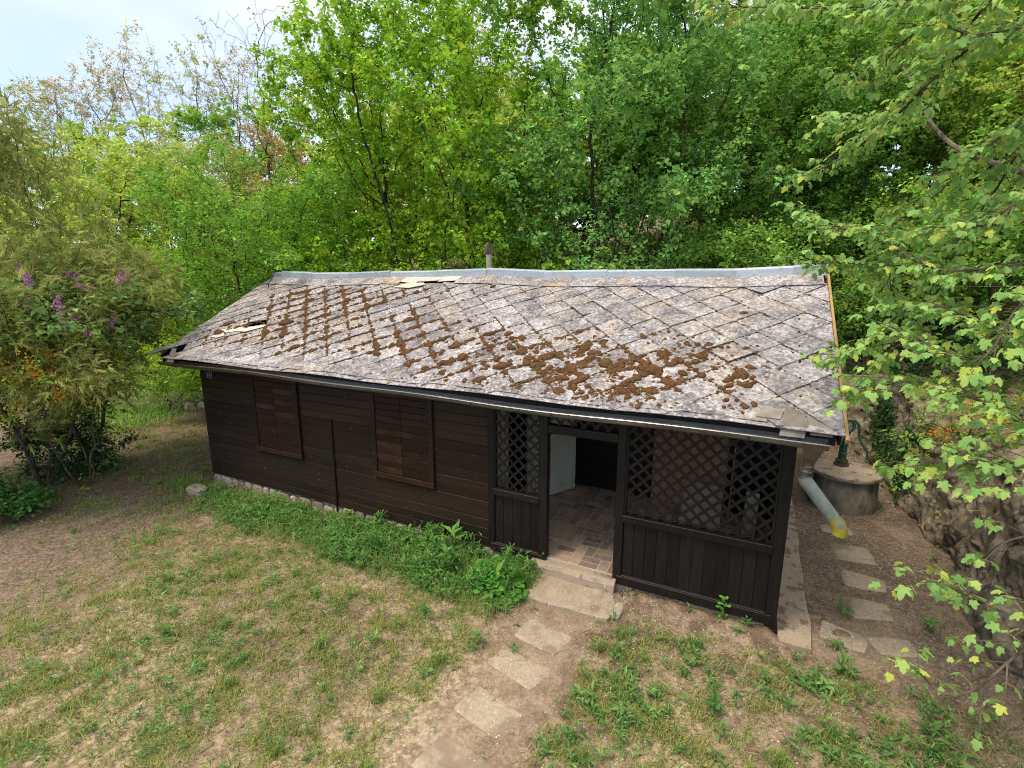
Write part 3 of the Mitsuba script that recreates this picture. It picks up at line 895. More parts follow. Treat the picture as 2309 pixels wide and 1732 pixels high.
shutter(1.416, 2.551, 0.684, 2.12, 'window_shutter', True)
shutter(4.085, 5.208, 0.684, 2.12, 'window_shutter_001', False)

# plinth of mortared stones
add(H + '__plinth', box((0.03, 0.06, -0.6), (6.1, 0.24, -0.003)), 'concrete')
x = 0.0
while x < 6.75:
    w = rng.uniform(0.16, 0.34)
    b_ = trimesh.creation.icosphere(subdivisions=2)
    v = np.array(b_.vertices)
    v = np.sign(v) * np.abs(v) ** 0.55 * [w / 2, 0.06, 0.16]
    v += 0.03 * (meshkit.fbm(v * 7 + x * 3, 3, 4)[:, None] - 0.5) * unit(v)
    add(num(H + '__plinth__stone'), (v + [x + w / 2, 0.05, -0.19 + rng.normal(0, 0.015)], b_.faces), 'stone', uv=(rng.random(), rng.random()), smooth=True)
    x += w + 0.008

# --- porch frame
wd = lambda: (rng.random(), rng.random())
for x0, x1 in ((6.085, 6.17), (6.825, 6.929), (7.809, 7.912), (9.478, 9.592)):
    add(num(H + '__post'), box((x0, -0.022, 0.0 if x1 < 9 else -0.06), (x1, 0.085, 2.32), 0.005), 'frame_wood', uv=wd())
for x0, x1, nm in ((6.17, 6.825, 'left'), (7.912, 9.478, 'right')):
    add(num(H + '__porch_rail'), box((x0 - 0.015, -0.045, 0.80), (x1 + 0.005, 0.07, 0.889), 0.006), 'frame_wood', uv=wd())
    add(num(H + '__porch_rail'), box((x0 - 0.06, -0.03, -0.03), (x1 + 0.06, -0.0225 + 0.06, 0.085), 0.006), 'frame_wood', uv=wd())
    add(num(H + '__porch_rail'), box((x0 + 0.001, -0.028, 0.086), (x1 - 0.001, 0.03, 0.105), 0.006), 'frame_wood', uv=(0.95, 0.5))
    npan = 5 if nm == 'left' else 12
    e_ = np.linspace(x0, x1, npan + 1)
    for k in range(npan):
        add(num(H + '__panel_board'), box((e_[k] + 0.0015, 0.005 + rng.normal(0, 0.001), 0.09), (e_[k + 1] - 0.0015, 0.03, 0.80), 0.005), 'frame_wood', uv=wd())
    add(num(H + '__porch_rail'), box((x0, -0.012, 2.22), (x1, 0.07, 2.32), 0.004), 'frame_wood', uv=wd())
    add(num(H + '__porch_rail'), box((x0 + 0.001, -0.012, 0.8895), (x0 + 0.022, 0.05, 2.219), 0.003), 'frame_wood', uv=wd())
    add(num(H + '__porch_rail'), box((x1 - 0.022, -0.012, 0.8895), (x1 - 0.001, 0.05, 2.219), 0.003), 'frame_wood', uv=wd())
add(H + '__lintel', box((6.929, -0.015, 1.757), (7.809, 0.08, 1.865), 0.005), 'frame_wood', uv=wd())
add(num(H + '__porch_rail'), box((6.929, -0.012, 2.22), (7.809, 0.07, 2.32), 0.004), 'frame_wood', uv=wd())


def lattice(key, u0, u1, z0, z1, to3, nrm, first=1, pitch=0.150, w=0.034):
    for fam, off in ((first, 0.0), (-first, 0.0095)):
        c0 = (u0 - z1) if fam > 0 else (u0 + z0)
        c1 = (u1 - z0) if fam > 0 else (u1 + z1)
        c = c0 + 0.03
        while c < c1:
            if fam > 0:
                za, zb_ = max(z0, u0 - c), min(z1, u1 - c)
                pa, pb = (c + za, za), (c + zb_, zb_)
            else:
                za, zb_ = max(z0, c - u1), min(z1, c - u0)
                pa, pb = (c - za, za), (c - zb_, zb_)
            if zb_ - za > 0.03:
                add(num(key + '__slat'), obox(to3(*pa, off), to3(*pb, off), w + rng.normal(0, 0.001), 0.008, nrm, 0.0015), 'frame_wood', uv=(0.5 + 0.5 * rng.random(), rng.random()))
            c += pitch


fr = lambda u, z, o: (u, 0.012 + o, z)
lattice(H + '__lattice_panel', 6.18, 6.815, 0.89, 2.22, fr, (0, 1, 0), -1)
lattice(H + '__lattice_panel_001', 6.93, 7.808, 1.866, 2.22, fr, (0, 1, 0), 1)
lattice(H + '__lattice_panel_002', 7.922, 9.468, 0.89, 2.22, fr, (0, 1, 0), 1)
sd = lambda u, z, o: (9.555 - o, u, z)
lattice(H + '__lattice_panel_003', 0.09, 2.49, 0.89, 2.25, sd, (1, 0, 0), 1)
for k in range(14):
    y0 = 0.09 + k * 0.172
    add(num(H + '__panel_board'), box((9.53, y0 + 0.0015, 0.0), (9.56, y0 + 0.1705, 0.80), 0.005), 'frame_wood', uv=wd())
add(num(H + '__porch_rail'), box((9.515, 0.087, 0.80), (9.585, 2.5, 0.888), 0.005), 'frame_wood', uv=wd())
add(num(H + '__porch_rail'), box((9.515, 0.087, 2.25), (9.585, 2.5, 2.40), 0.005), 'frame_wood', uv=wd())
add(num(H + '__post'), box((9.478, 2.50, 0.0), (9.59, 2.59, 2.45), 0.005), 'frame_wood', uv=wd())

# --- porch inside
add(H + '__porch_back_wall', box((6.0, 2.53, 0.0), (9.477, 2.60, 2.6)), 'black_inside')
for k in range(19):
    z0 = 0.06 + k * 0.13
    add(num(H + '__porch_back_wall__board'), box((6.09, 2.508, z0), (9.476, 2.5295, z0 + 0.127), 0.006), 'frame_wood', uv=(rng.random() * 0.5, rng.random()))
add(H + '__porch_ceiling', box((6.0, 0.12, 2.40), (9.55, 2.50, 2.43)), 'frame_wood', uv=(0.3, 0.3))
add(H + '__porch_side_wall', join([box((5.95, 0.115, 0.0), (6.075, 0.60, 2.40)), box((5.95, 1.50, 0.0), (6.075, 2.50, 2.40)), box((5.952, 0.6005, 1.95), (6.073, 1.4995, 2.40))]), 'plaster')
tag(H + '__porch_side_wall', 'pale plastered wall at the left end of the porch')
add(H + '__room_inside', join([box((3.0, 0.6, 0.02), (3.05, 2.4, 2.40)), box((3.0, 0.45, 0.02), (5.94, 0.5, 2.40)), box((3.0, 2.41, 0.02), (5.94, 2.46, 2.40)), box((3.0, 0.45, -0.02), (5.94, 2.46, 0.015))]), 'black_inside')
# door leaf swung into the porch
a0, a1 = np.array([6.09, 1.53, 0.075]), np.array([6.495, 2.285, 0.075])
dd = unit(a1 - a0); nn = np.array([dd[1], -dd[0], 0])
DL = np.linalg.norm(a1 - a0)


def leafbox(u0, u1, z0, z1, t0, t1, ch=0.004):
    v, f = box((u0, t0, z0), (u1, t1, z1), ch)
    return a0 + v[:, :1] * dd + v[:, 1:2] * nn + v[:, 2:] * [0, 0, 1] - [0, 0, a0[2]], f


add(H + '__inner_door', leafbox(0, DL, 0.075, 2.03, -0.02, 0.02), 'cream_paint')
tag(H + '__inner_door', 'open cream painted door standing in the porch')
for u0, u1, z0, z1 in ((0.0, DL, 0.076, 0.16), (0.0, DL, 1.93, 2.029), (0.001, 0.09, 0.161, 1.929), (DL - 0.09, DL - 0.001, 0.161, 1.929), (0.02, DL - 0.03, 1.14, 1.165)):
    add(num(H + '__inner_door__rail'), leafbox(u0, u1, z0, z1, 0.0205, 0.027 if z1 - z0 > 0.05 else 0.035, 0.002), 'cream_paint' if z1 - z0 > 0.05 else 'old_metal')
add(H + '__inner_door__handle', leafbox(DL - 0.075, DL - 0.03, 1.12, 1.30, 0.0275, 0.04, 0.002), 'black_metal')

# tiled floor: upright tiles between stacks of two lying ones
add(H + '__porch_floor', box((6.085, 0.02, -0.25), (9.53, 2.505, 0.0505)), 'grout')
TW, TL = 0.111, 0.236
ty = 0.03
row = 0
while ty < 2.40:
    tx = 6.10 - (0.0, 0.13, 0.25, 0.07)[row % 4]
    k = row
    while tx < 9.45:
        kind = ('hh', 'v', 'hh', 'v', 'v')[k % 5]
        cells = [(tx, ty, TL, TW), (tx, ty + 0.125, TL, TW)] if kind == 'hh' else [(tx, ty, TW, TL)]
        for cx0, cy0, w, l in cells:
            xa, xb = max(cx0, 6.09), min(cx0 + w, 9.475)
            if xb - xa > 0.02:
                add(num(H + '__porch_floor__tile'), box((xa, cy0, 0.03), (xb, min(cy0 + l, 2.5), 0.0535 + rng.normal(0, 0.0006)), 0.002), 'clinker', uv=(rng.random(), rng.random()))
        tx += 0.25 if kind == 'hh' else 0.125
        k += 1
    ty += 0.25
    row += 1
# concrete threshold
gxx, gyy = np.meshgrid(np.linspace(6.75, 7.86, 40), np.linspace(-0.13, 0.03, 8))
tz = 0.03 + 0.02 * (np_noise(gxx, gyy, 9, 12, 3) - 0.5) - 0.045 * ss(-0.07, -0.13, gyy) * (0.4 + np_noise(gxx, gyy, 5, 3, 3))
top = np.stack([gxx, gyy + 0.03 * (np_noise(gxx, gyy, 5, 5, 3) - 0.5) * ss(0, -0.1, gyy), tz], -1)
low = top * [1, 1, 0] + [0, -0.03, -0.3]
add(H + '__threshold', grid_slab(top, low), 'concrete', smooth=40)

# --- objects in the porch
def lean(key, bl, br, tl_, tr_, th, mat):
    q_ = np.array([bl, br, tr_, tl_], float)
    n_ = unit(np.cross(q_[1] - q_[0], q_[3] - q_[0]))
    add(key, prism(q_, q_ - n_ * th), mat)


lean('plywood_board', (7.79, 2.40, 0.06), (8.90, 2.40, 0.06), (7.78, 2.49, 1.75), (8.90, 2.49, 1.75), 0.012, 'plywood')
tag('plywood_board', 'orange brown plywood board leaning on the porch back wall', 'board')
lean('cracked_board', (8.31, 1.90, 0.056), (8.88, 1.80, 0.056), (8.36, 2.22, 0.56), (8.89, 2.10, 0.60), 0.015, 'grey_board')
tag('cracked_board', 'cracked grey board leaning in front of the plywood', 'board')
add('wooden_stick', obox((8.98, 1.9, 0.06), (9.0, 2.45, 1.9), 0.022, 0.018, (1, 0, 0)), 'raw_wood')
tag('wooden_stick', 'thin brown stick leaning upright to the right of the plywood board', 'stick')
add('grey_plank', obox((9.25, 1.2, 0.056), (9.27, 1.45, 0.85), 0.16, 0.03, (0, -1, 0.3)), 'grey_board')
tag('grey_plank', 'short pale grey plank leaning in the right corner of the porch', 'plank')

# house number plate
PX0, PX1, PZ0, PZ1 = 0.183, 0.352, 1.868, 2.012
K = 'house_number_plate'
tag(K, 'small blue enamel house number plate with white 25 on the dark wall', 'sign')
add(K + '__border', box((PX0, -0.006, PZ0), (PX1, -0.0015, PZ1), 0.001), 'enamel_white')
add(K + '__plate', box((PX0 + 0.007, -0.0085, PZ0 + 0.007), (PX1 - 0.007, -0.0061, PZ1 - 0.007), 0.001), 'enamel_blue')
tm = meshkit.text_mesh('25', 0.070, 0.002)
tv = np.array(tm.vertices); tv[:, 0] *= 0.88
tv[:, 0] += (PX0 + PX1) / 2 - (tv[:, 0].min() + tv[:, 0].max()) / 2
add(K + '__number', (np.stack([tv[:, 0], -0.0086 - tv[:, 2], tv[:, 1] + (PZ0 + PZ1) / 2 - 0.037], 1), tm.faces), 'enamel_white')

# stove pipe behind the ridge
K = 'chimney_pipe'
tag(K, 'grey cement chimney pipe with a flared cap rising behind the ridge', 'chimney')
add(K + '__shaft', lathe([(0.058, 2.9), (0.058, 4.12)], 20, (4.19, 3.45, 0)), 'grey_board', smooth=40)
add(K + '__cap', lathe([(0.0, 4.33), (0.07, 4.32), (0.082, 4.28), (0.082, 4.17), (0.070, 4.13), (0.060, 4.12)], 20, (4.19, 3.45, 0)), 'well_concrete', smooth=40)

# loose broken slates at the eave corners
def loose(c, a, b, ring, label, mat='bare_slate', th=0.006):
    c, a, b = np.array(c, float), unit(np.array(a, float)), np.array(b, float)
    n_ = unit(np.cross(a, b)); b = np.cross(n_, a)
    pts = np.array([c + a * u + b * v for u, v in ring])
    k = num('loose_slate')
    add(k, prism(pts + n_ * th, pts), mat, uv=(rng.random(), rng.random() * 0.9))
    tag(k, label, 'slate')


loose((9.40, -0.455, 2.20), (1, 0.02, -0.06), (0.02, 0.34, 0.95), [(0, 0), (0.20, 0.01), (0.215, 0.16), (0.13, 0.26), (0.015, 0.25)], 'broken slate slid into the gutter at the right end of the eave')
loose((9.63, -0.43, 2.23), (1, 0.02, 0.0), (0.0, 0.6, 0.75), [(0.02, 0), (0.19, 0.0), (0.16, 0.10), (-0.02, 0.19)], 'cracked slate hanging over the downpipe hopper')
loose((9.20, -0.37, 2.335), (1, -0.03, -0.03), (0, 0.9, 0.38), [(0, 0.0), (0.2, 0.0), (0.22, 0.14), (0.05, 0.2)], 'tilted slate left of the broken one over the gutter')
loose((-0.62, -0.50, 2.305), (0.75, 0.45, 0.25), (-0.5, 0.62, 0.35), [(0, 0), (0.62, 0.02), (0.66, 0.18), (0.05, 0.14)], 'long grey slate slipped off the left eave corner')
loose((-0.74, -0.47, 2.285), (0.7, 0.35, 0.14), (-0.5, 0.62, 0.3), [(0, 0), (0.36, 0.02), (0.36, 0.16), (0.05, 0.12)], 'shorter slate under the long slipped one at the left corner')
loose((-0.16, -0.455, 2.20), (1, 0.0, 0.02), (0.1, 0.40, 0.9), [(0, 0), (0.2, 0.0), (0.17, 0.26), (0.05, 0.25)], 'slate standing in the left end of the gutter')

# ------------------------------------------------------------------ well, pump, slabs
K = 'concrete_well'
tag(K, 'round mossy concrete well with a lid in front of the rock face', 'well')
wc = (10.67, 4.24, 0)
def wob(vf, s, a_):
    v = vf[0]; v = v + a_ * (meshkit.fbm(v * s, 3, 6)[:, None] - 0.5) * unit((v - np.array(wc)) * [1, 1, 0])
    return v, vf[1]
zsv = np.linspace(-0.35, 0.40, 14)
add(K + '__shaft', wob(lathe([(0.49 + 0.01 * np.cos(z * 5), z) for z in zsv], 56, wc), 5, 0.03), 'well_concrete', smooth=True)
add(K + '__lid', wob(lathe([(0.47, 0.385), (0.525, 0.39), (0.535, 0.42), (0.525, 0.452), (0.3, 0.458), (0.0, 0.46)], 56, wc), 9, 0.03), 'concrete', smooth=40)
K = 'hand_pump'
tag(K, 'dark green cast iron hand pump with curved handle standing on the well lid', 'pump')
pc = np.array([10.63, 4.42, 0.46])
add(K + '__base', lathe([(0.0, 0.0), (0.115, 0.0), (0.115, 0.03), (0.085, 0.045), (0.085, 0.075), (0.10, 0.08), (0.10, 0.10), (0.06, 0.115)], 24, pc), 'old_metal', smooth=35)
add(K + '__body', lathe([(0.06, 0.10), (0.062, 0.16), (0.058, 0.2), (0.068, 0.21), (0.068, 0.225), (0.058, 0.235), (0.058, 0.36), (0.07, 0.37), (0.07, 0.385), (0.064, 0.40), (0.068, 0.55), (0.08, 0.60), (0.082, 0.63), (0.05, 0.66), (0.03, 0.68), (0.0, 0.685)], 24, pc), 'green_paint', smooth=35)
add(K + '__spout', tube(spline([pc + (-0.02, -0.05, 0.50), pc + (-0.06, -0.16, 0.53), pc + (-0.09, -0.24, 0.50), pc + (-0.10, -0.27, 0.43)], 5), 0.03, 12), 'green_paint', smooth=50)
add(K + '__bracket', tube(spline([pc + (0.03, 0, 0.60), pc + (0.10, 0, 0.66), pc + (0.11, 0, 0.74), pc + (0.06, 0, 0.80)], 5), [0.024] * 16, 10), 'green_paint', smooth=50)
add(K + '__handle', tube(spline([pc + (-0.06, 0, 0.72), pc + (0.02, 0, 0.80), pc + (0.10, -0.01, 0.82), pc + (0.17, -0.02, 0.74), pc + (0.19, -0.02, 0.60), pc + (0.23, -0.03, 0.46), pc + (0.32, -0.04, 0.32), pc + (0.345, -0.04, 0.22), pc + (0.335, -0.04, 0.16)], 6), np.interp(np.linspace(0, 1, 49), [0, 0.5, 0.95, 1], [0.022, 0.018, 0.014, 0.02]), 10), 'green_paint', smooth=50)


def slab(key, corners, th, label, seed, cat='slab', mat='slab_concrete'):
    c = np.array(corners, float)
    n1 = 16
    u, v = np.meshgrid(np.linspace(0, 1, n1), np.linspace(0, 1, n1))
    # rounded corners
    P2 = (c[0] * ((1 - u) * (1 - v))[..., None] + c[1] * (u * (1 - v))[..., None] + c[2] * (u * v)[..., None] + c[3] * ((1 - u) * v)[..., None])
    cen = c.mean(0)
    rr_ = np.maximum(np.abs(u - 0.5), np.abs(v - 0.5)) * 2
    dia = np.minimum(np.abs(u - 0.5), np.abs(v - 0.5)) * 2
    P2 = cen + (P2 - cen) * (1.15 - 0.06 * rr_ * dia ** 4 + 0.10 * rr_ * (np_noise(P2[..., 0], P2[..., 1], 6, seed, 3) - 0.5))[..., None]
    z0 = ground_z(P2[..., 0], P2[..., 1], False).mean() + th * 0.55
    z = z0 + 0.016 * (np_noise(P2[..., 0], P2[..., 1], 8, seed + 1, 3) - 0.5) - 0.012 * (rr_ > 0.99)
    add(key, grid_slab(np.concatenate([P2, z[..., None]], -1), np.concatenate([P2, (z * 0 + z0 - 0.12)[..., None]], -1)), mat, smooth=40)
    tag(key, label, cat)


slab('entrance_slab', [(6.94, -0.62), (7.88, -0.58), (7.84, -0.1), (6.96, -0.1)], 0.03, 'large flat concrete slab on the ground before the porch doorway', 3)
slab('stepping_slab', [(7.09, -1.2), (7.54, -1.27), (7.62, -0.95), (7.13, -0.86)], 0.02, 'stepping slab just below the large doorway slab', 5)
slab('stepping_slab_001', [(7.0, -1.66), (7.5, -1.77), (7.57, -1.47), (7.08, -1.42)], 0.02, 'middle stepping slab of the front path, second from the doorway slab', 7)
slab('stepping_slab_002', [(7.0, -2.27), (7.44, -2.36), (7.54, -2.07), (7.07, -1.97)], 0.03, 'stepping slab third from the doorway slab on the front path', 9)
slab('stepping_slab_003', [(6.98, -2.86), (7.42, -2.92), (7.48, -2.59), (7.05, -2.53)], 0.035, 'nearest stepping slab of the front path, cut by the lower photo edge', 11)
slab('side_slab', [(10.42, 2.15), (10.83, 2.2), (10.79, 2.62), (10.38, 2.55)], 0.022, 'flat side path slab nearest the downpipe outlet', 13)
slab('side_slab_001', [(10.42, 1.46), (10.82, 1.5), (10.85, 1.78), (10.44, 1.84)], 0.022, 'side path slab second from the well', 15)
slab('side_slab_002', [(10.43, 0.78), (10.79, 0.9), (10.78, 1.19), (10.45, 1.18)], 0.02, 'side path slab third from the well, with dark scratches', 17)
slab('side_slab_003', [(10.58, 0.2), (10.9, 0.34), (10.86, 0.56), (10.5, 0.45)], 0.02, 'nearest pale side path slab, right of the hut corner', 19)
slab('side_slab_004', [(10.32, 2.95), (10.68, 3.0), (10.66, 3.22), (10.30, 3.18)], 0.02, 'far side path slab close in front of the well', 21)
slab('side_slab_005', [(10.06, 0.25), (10.42, 0.15), (10.46, 0.42), (10.1, 0.55)], 0.012, 'sandy half buried slab left of the nearest side slab', 23)


def rock(key, c, size, label, seed, cat='stone'):
    b_ = trimesh.creation.icosphere(subdivisions=3); v = np.array(b_.vertices)
    v = np.sign(v) * np.abs(v) ** 0.7
    v = v * (1 + 0.5 * (meshkit.fbm(v * 1.7 + seed, 3, seed)[:, None] - 0.5)) * size
    add(key, (v + np.array(c), b_.faces), 'stone', uv=(0.7, 0.5), smooth=True)
    if label: tag(key, label, cat)


rock('field_stone', (0.25, -0.46, -0.13), (0.24, 0.14, 0.085), 'flat pale stone lying in the grass before the left hut corner', 3)
rock('field_stone_001', (7.98, -0.36, -0.15), (0.06, 0.16, 0.06), 'narrow upright edging stone beside the doorway slab', 5)

# dead cut shrub stump by the porch
K = 'dead_shrub_stump'
tag(K, 'dry brown shrub stump with cut stems against the porch base', 'stump')
st = []
for k in range(34):
    a_ = rng.uniform(0, 2 * np.pi); o = rng.uniform(0, 0.07)
    b0 = np.array([8.10 + o * np.cos(a_), -0.09 + o * 0.6 * np.sin(a_), -0.18])
    b1 = b0 + [rng.normal(0, 0.07), rng.normal(-0.02, 0.05), rng.uniform(0.06, 0.2)]
    st.append(tube([b0, (b0 + b1) / 2 + rng.normal(0, 0.01, 3), b1], [0.009, 0.007, 0.005], 5))
add(K, join(st), 'bark', smooth=50)

# low dry stone wall beyond the left corner
K = 'stone_wall'
tag(K, 'low rough stone wall in shade beyond the left hut corner', 'wall')
w0, w1 = np.array([-6.4, 2.75]), np.array([-2.0, 5.4])
wd_ = (w1 - w0) / np.linalg.norm(w1 - w0); wn = np.array([wd_[1], -wd_[0]])
add(K + '__core', obox((*w0 + 0, 0.05), (*w1 + 0, 0.1), 0.5, 0.22, (wn[0], wn[1], 0)), 'rock')
for rowk in range(2):
    x = 0.0
    while x < np.linalg.norm(w1 - w0):
        w = rng.uniform(0.28, 0.55)
        b_ = trimesh.creation.icosphere(subdivisions=2); v = np.array(b_.vertices)
        v = np.sign(v) * np.abs(v) ** 0.6 * [w / 2, 0.16, 0.17]
        v = v * (1 + 0.35 * (meshkit.fbm(v * 5 + x, 3, rowk)[:, None] - 0.5))
        c2 = w0 + wd_ * (x + w / 2)
        p3 = np.stack([c2[0] + v[:, 0] * wd_[0] + v[:, 1] * wn[0], c2[1] + v[:, 0] * wd_[1] + v[:, 1] * wn[1], -0.05 + rowk * 0.30 + v[:, 2]], 1)
        add(num(K + '__stone'), (p3, b_.faces), 'stone', uv=(rng.random() * 0.6, 0.5), smooth=True)
        x += w + 0.01

# thin wires running from the right verge into the trees
for k, (z0, y0, z1, lb) in enumerate([(3.56, 2.6, 3.62, 'thin dark wire running from the right verge into the trees'), (3.42, 2.3, 3.28, 'lower thin dark wire running from the right verge into the trees')]):
    key = num('wire')
    t_ = np.linspace(0, 1, 16)
    add(key, tube(np.stack([9.92 + 3.6 * t_, y0 - 0.8 * t_, z0 + (z1 - z0) * t_ - 0.25 * t_ * (1 - t_)], 1), 0.004, 4), 'black_metal')
    tag(key, lb, 'wire')

# ------------------------------------------------------------------ trees and shrubs
def cap_stem(k):
    return dict(n=k)


def grow(attr, nodes, parent, step, kill, r, maxit=90, up=0.06):
    nodes = [np.array(p, float) for p in nodes]; parent = list(parent)
    live = np.array(attr, float)
    for it in range(maxit):
        A = np.array(nodes)
        tr = cKDTree(A)
        d, idx = tr.query(live)
        keep = d > kill
        live, d, idx = live[keep], d[keep], idx[keep]
        if len(live) < 4: break
        acc = np.zeros_like(A)
        np.add.at(acc, idx, (live - A[idx]) / d[:, None])
        src = np.unique(idx)
        dirs = unit(unit(acc[src]) + r.normal(0, 0.16, (len(src), 3)) + [0, 0, up])
        new = A[src] + dirs * step
        dn, _ = tr.query(new)
        ok = dn > 0.45 * step
        if not ok.any(): break
        for p, s in zip(new[ok], src[ok]):
            nodes.append(p); parent.append(int(s))
    return np.array(nodes), np.array(parent)


def radii(parent, tip, pw=2.15, rmax=1e9):
    n = len(parent); acc = np.zeros(n); r = np.zeros(n)
    for k in range(n - 1, -1, -1):
        r[k] = max(acc[k], tip ** pw) ** (1 / pw)
        if parent[k] >= 0: acc[parent[k]] += r[k] ** pw
    return np.minimum(r, rmax)


def in_hut(p):
    rz = 2.294 + SL * np.minimum(p[:, 1] + 0.361, back_y - p[:, 1])
    return (p[:, 0] > -1.1) & (p[:, 0] < 10.0) & (p[:, 1] > -0.6) & (p[:, 1] < 6.1) & (p[:, 2] < rz + 0.25)


def env_points(env, n, r, hole=0.42, freq=0.6, seed=0, shell=4.5, lump=0.42):
    """Attraction points: the crown's ellipsoids filled with loose leafy clumps, denser towards the outside."""
    vol = np.array([e[3] * e[4] * e[5] for e in env]); w = vol / vol.sum()
    out_ = []
    for e, v_, k in zip(env, vol, (w * n).astype(int) + 5):
        nc = max(int(3.3 * v_ ** 0.62), 5)
        u = unit(r.normal(size=(nc, 3))) * (r.random((nc, 1)) ** (1 / shell))
        c = u * np.array(e[3:6]) * 0.93 + np.array(e[:3])
        s_ = lump * min(1.0, (v_ ** (1 / 3)) / 1.6) * r.uniform(0.6, 1.4, nc)
        i_ = r.choice(nc, k, p=(s_ ** 2) / (s_ ** 2).sum())
        p = c[i_] + r.normal(0, 1, (k, 3)) * s_[i_][:, None] * [1.15, 1.15, 0.7]
        out_.append(p)
    p = np.vstack(out_)
    r.shuffle(p)
    return p[p[:, 2] > 0.1]


def tree(name, label, cat, x, y, env, N, step, leaf, nl, c1, c2, seed, stems=1, spread=0.3, trunk_h=1.0, tip=0.005, thr=0.02, bark='bark_dark', droop=0.25,
         aspect=0.8, group=None, hole=0.42, freq=0.6, flat=0.5, leaf_frac=1.0, rmax=0.22, lean=(0, 0), fruit=None, crown='crown', z0=None, up=0.06, size_var=0.3, twig=0.34, twigs=0.0):
    r = np.random.default_rng(seed)
    key = num(name)
    tag(key, label, cat, group)
    g0 = float(ground_z(np.array([x]), np.array([y]))[0]) if z0 is None else z0
    B = np.array([x, y, g0])
    attr = env_points(env, N, r, hole, freq, seed) + B
    attr = attr[~in_hut(attr)]
    nodes, parent = [], []
    for s in range(stems):
        a_ = 2 * np.pi * (s + r.random() * 0.6) / stems
        p = B + [0.0, 0.0, -0.15]
        nodes.append(p); parent.append(-1)
        dv = unit(np.array([np.cos(a_) * spread * r.uniform(0.4, 1.2) * (stems > 1) + lean[0], np.sin(a_) * spread * r.uniform(0.4, 1.2) * (stems > 1) + lean[1], 1.0]))
        for k in range(int((trunk_h * r.uniform(0.75, 1.25)) / step)):
            p = p + unit(dv + r.normal(0, 0.10, 3)) * step
            nodes.append(p); parent.append(len(nodes) - 2)
    nd, pa = grow(attr, nodes, parent, step, step * 1.35, r, up=up)
    rd = radii(pa, tip, rmax=rmax)
    ch = pa >= 0
    p0, p1, r0, r1 = nd[pa[ch]], nd[ch], np.minimum(rd[pa[ch]], rd[ch] * 1.5), rd[ch]
    thick = r1 > 0.014
    parts = []
    if thick.any(): parts.append(segs(p0[thick], p1[thick], r0[thick], r1[thick], 6))
    if (~thick).any(): parts.append(segs(p0[~thick], p1[~thick], r0[~thick], r1[~thick], 3))
    add(key + '__trunk', join(parts), bark, smooth=True)
    if nl:
        tips = np.where(ch & (rd < thr))[0]
        cen = nd[tips].mean(0)
        per = 8
        nt = max(int(nl * 1000 / per), 1)
        ti = r.choice(tips, nt)
        axis = unit(nd[ti] - nd[pa[ti]])
        tw = unit(axis * 0.6 + unit(nd[ti] - cen) * 0.45 + r.normal(0, 0.6, (nt, 3)) + [0, 0, 0.12])
        tl_ = twig * r.uniform(0.5, 1.3, nt)
        tp = nd[ti] - axis * step * r.random((nt, 1))
        if twigs:
            k_ = r.random(nt) < twigs
            add(key + '__twigs', segs(tp[k_], tp[k_] + tw[k_] * tl_[k_][:, None], np.full(k_.sum(), 0.005), np.full(k_.sum(), 0.0025), 3), bark, smooth=True)
            tag(key + '__twigs', kind='stuff')
        idx = np.repeat(np.arange(nt), per)
        m = len(idx)
        t = np.tile((np.arange(per) + 0.8) / per, nt) + r.normal(0, 0.05, m)
        sdv = unit(np.cross(tw, [0, 0, 1.0]) + 1e-6)[idx] * np.where(np.arange(m) % 2, 1, -1)[:, None]
        d = unit(sdv * 0.8 + tw[idx] * 0.55 + r.normal(0, 0.38, (m, 3)) + [0, 0, -droop])
        pos = tp[idx] + tw[idx] * (tl_[idx] * t)[:, None] + d * leaf * 0.25 + r.normal(0, 0.25 * leaf, (m, 3))
        nr = r.normal(0, flat, (m, 3)) + [0, 0, 1]
        L = leaf * np.exp(r.normal(0, size_var, m))
        keep = ~in_hut(pos - [0, 0, 0.2])
        tcol = np.repeat(np.exp(r.normal(0, 0.17, (nt, 1))) * np.exp(r.normal(0, 0.10, (nt, 1)) * np.array([[1.0, 0.0, -0.6]])), per, 0)[keep]
        pos, d, nr, L = pos[keep], d[keep], nr[keep], L[keep]
        col = leaf_colors(len(pos), c1, c2, r, 1) * tcol * 1.05
        add(key + '__' + crown, leaf_mesh(pos, d, nr, L, L * aspect), 'leaf', color=np.repeat(np.clip(col, 0.004, 0.9), 4, 0))
    return key, nd, pa, rd, B


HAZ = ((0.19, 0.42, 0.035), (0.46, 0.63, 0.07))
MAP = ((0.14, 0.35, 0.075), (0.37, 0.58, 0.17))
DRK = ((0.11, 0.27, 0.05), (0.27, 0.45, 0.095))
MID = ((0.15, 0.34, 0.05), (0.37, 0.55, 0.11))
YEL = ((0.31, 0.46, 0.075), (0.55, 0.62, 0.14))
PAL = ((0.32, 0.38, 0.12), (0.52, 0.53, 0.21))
ORG = ((0.40, 0.28, 0.12), (0.56, 0.44, 0.22))

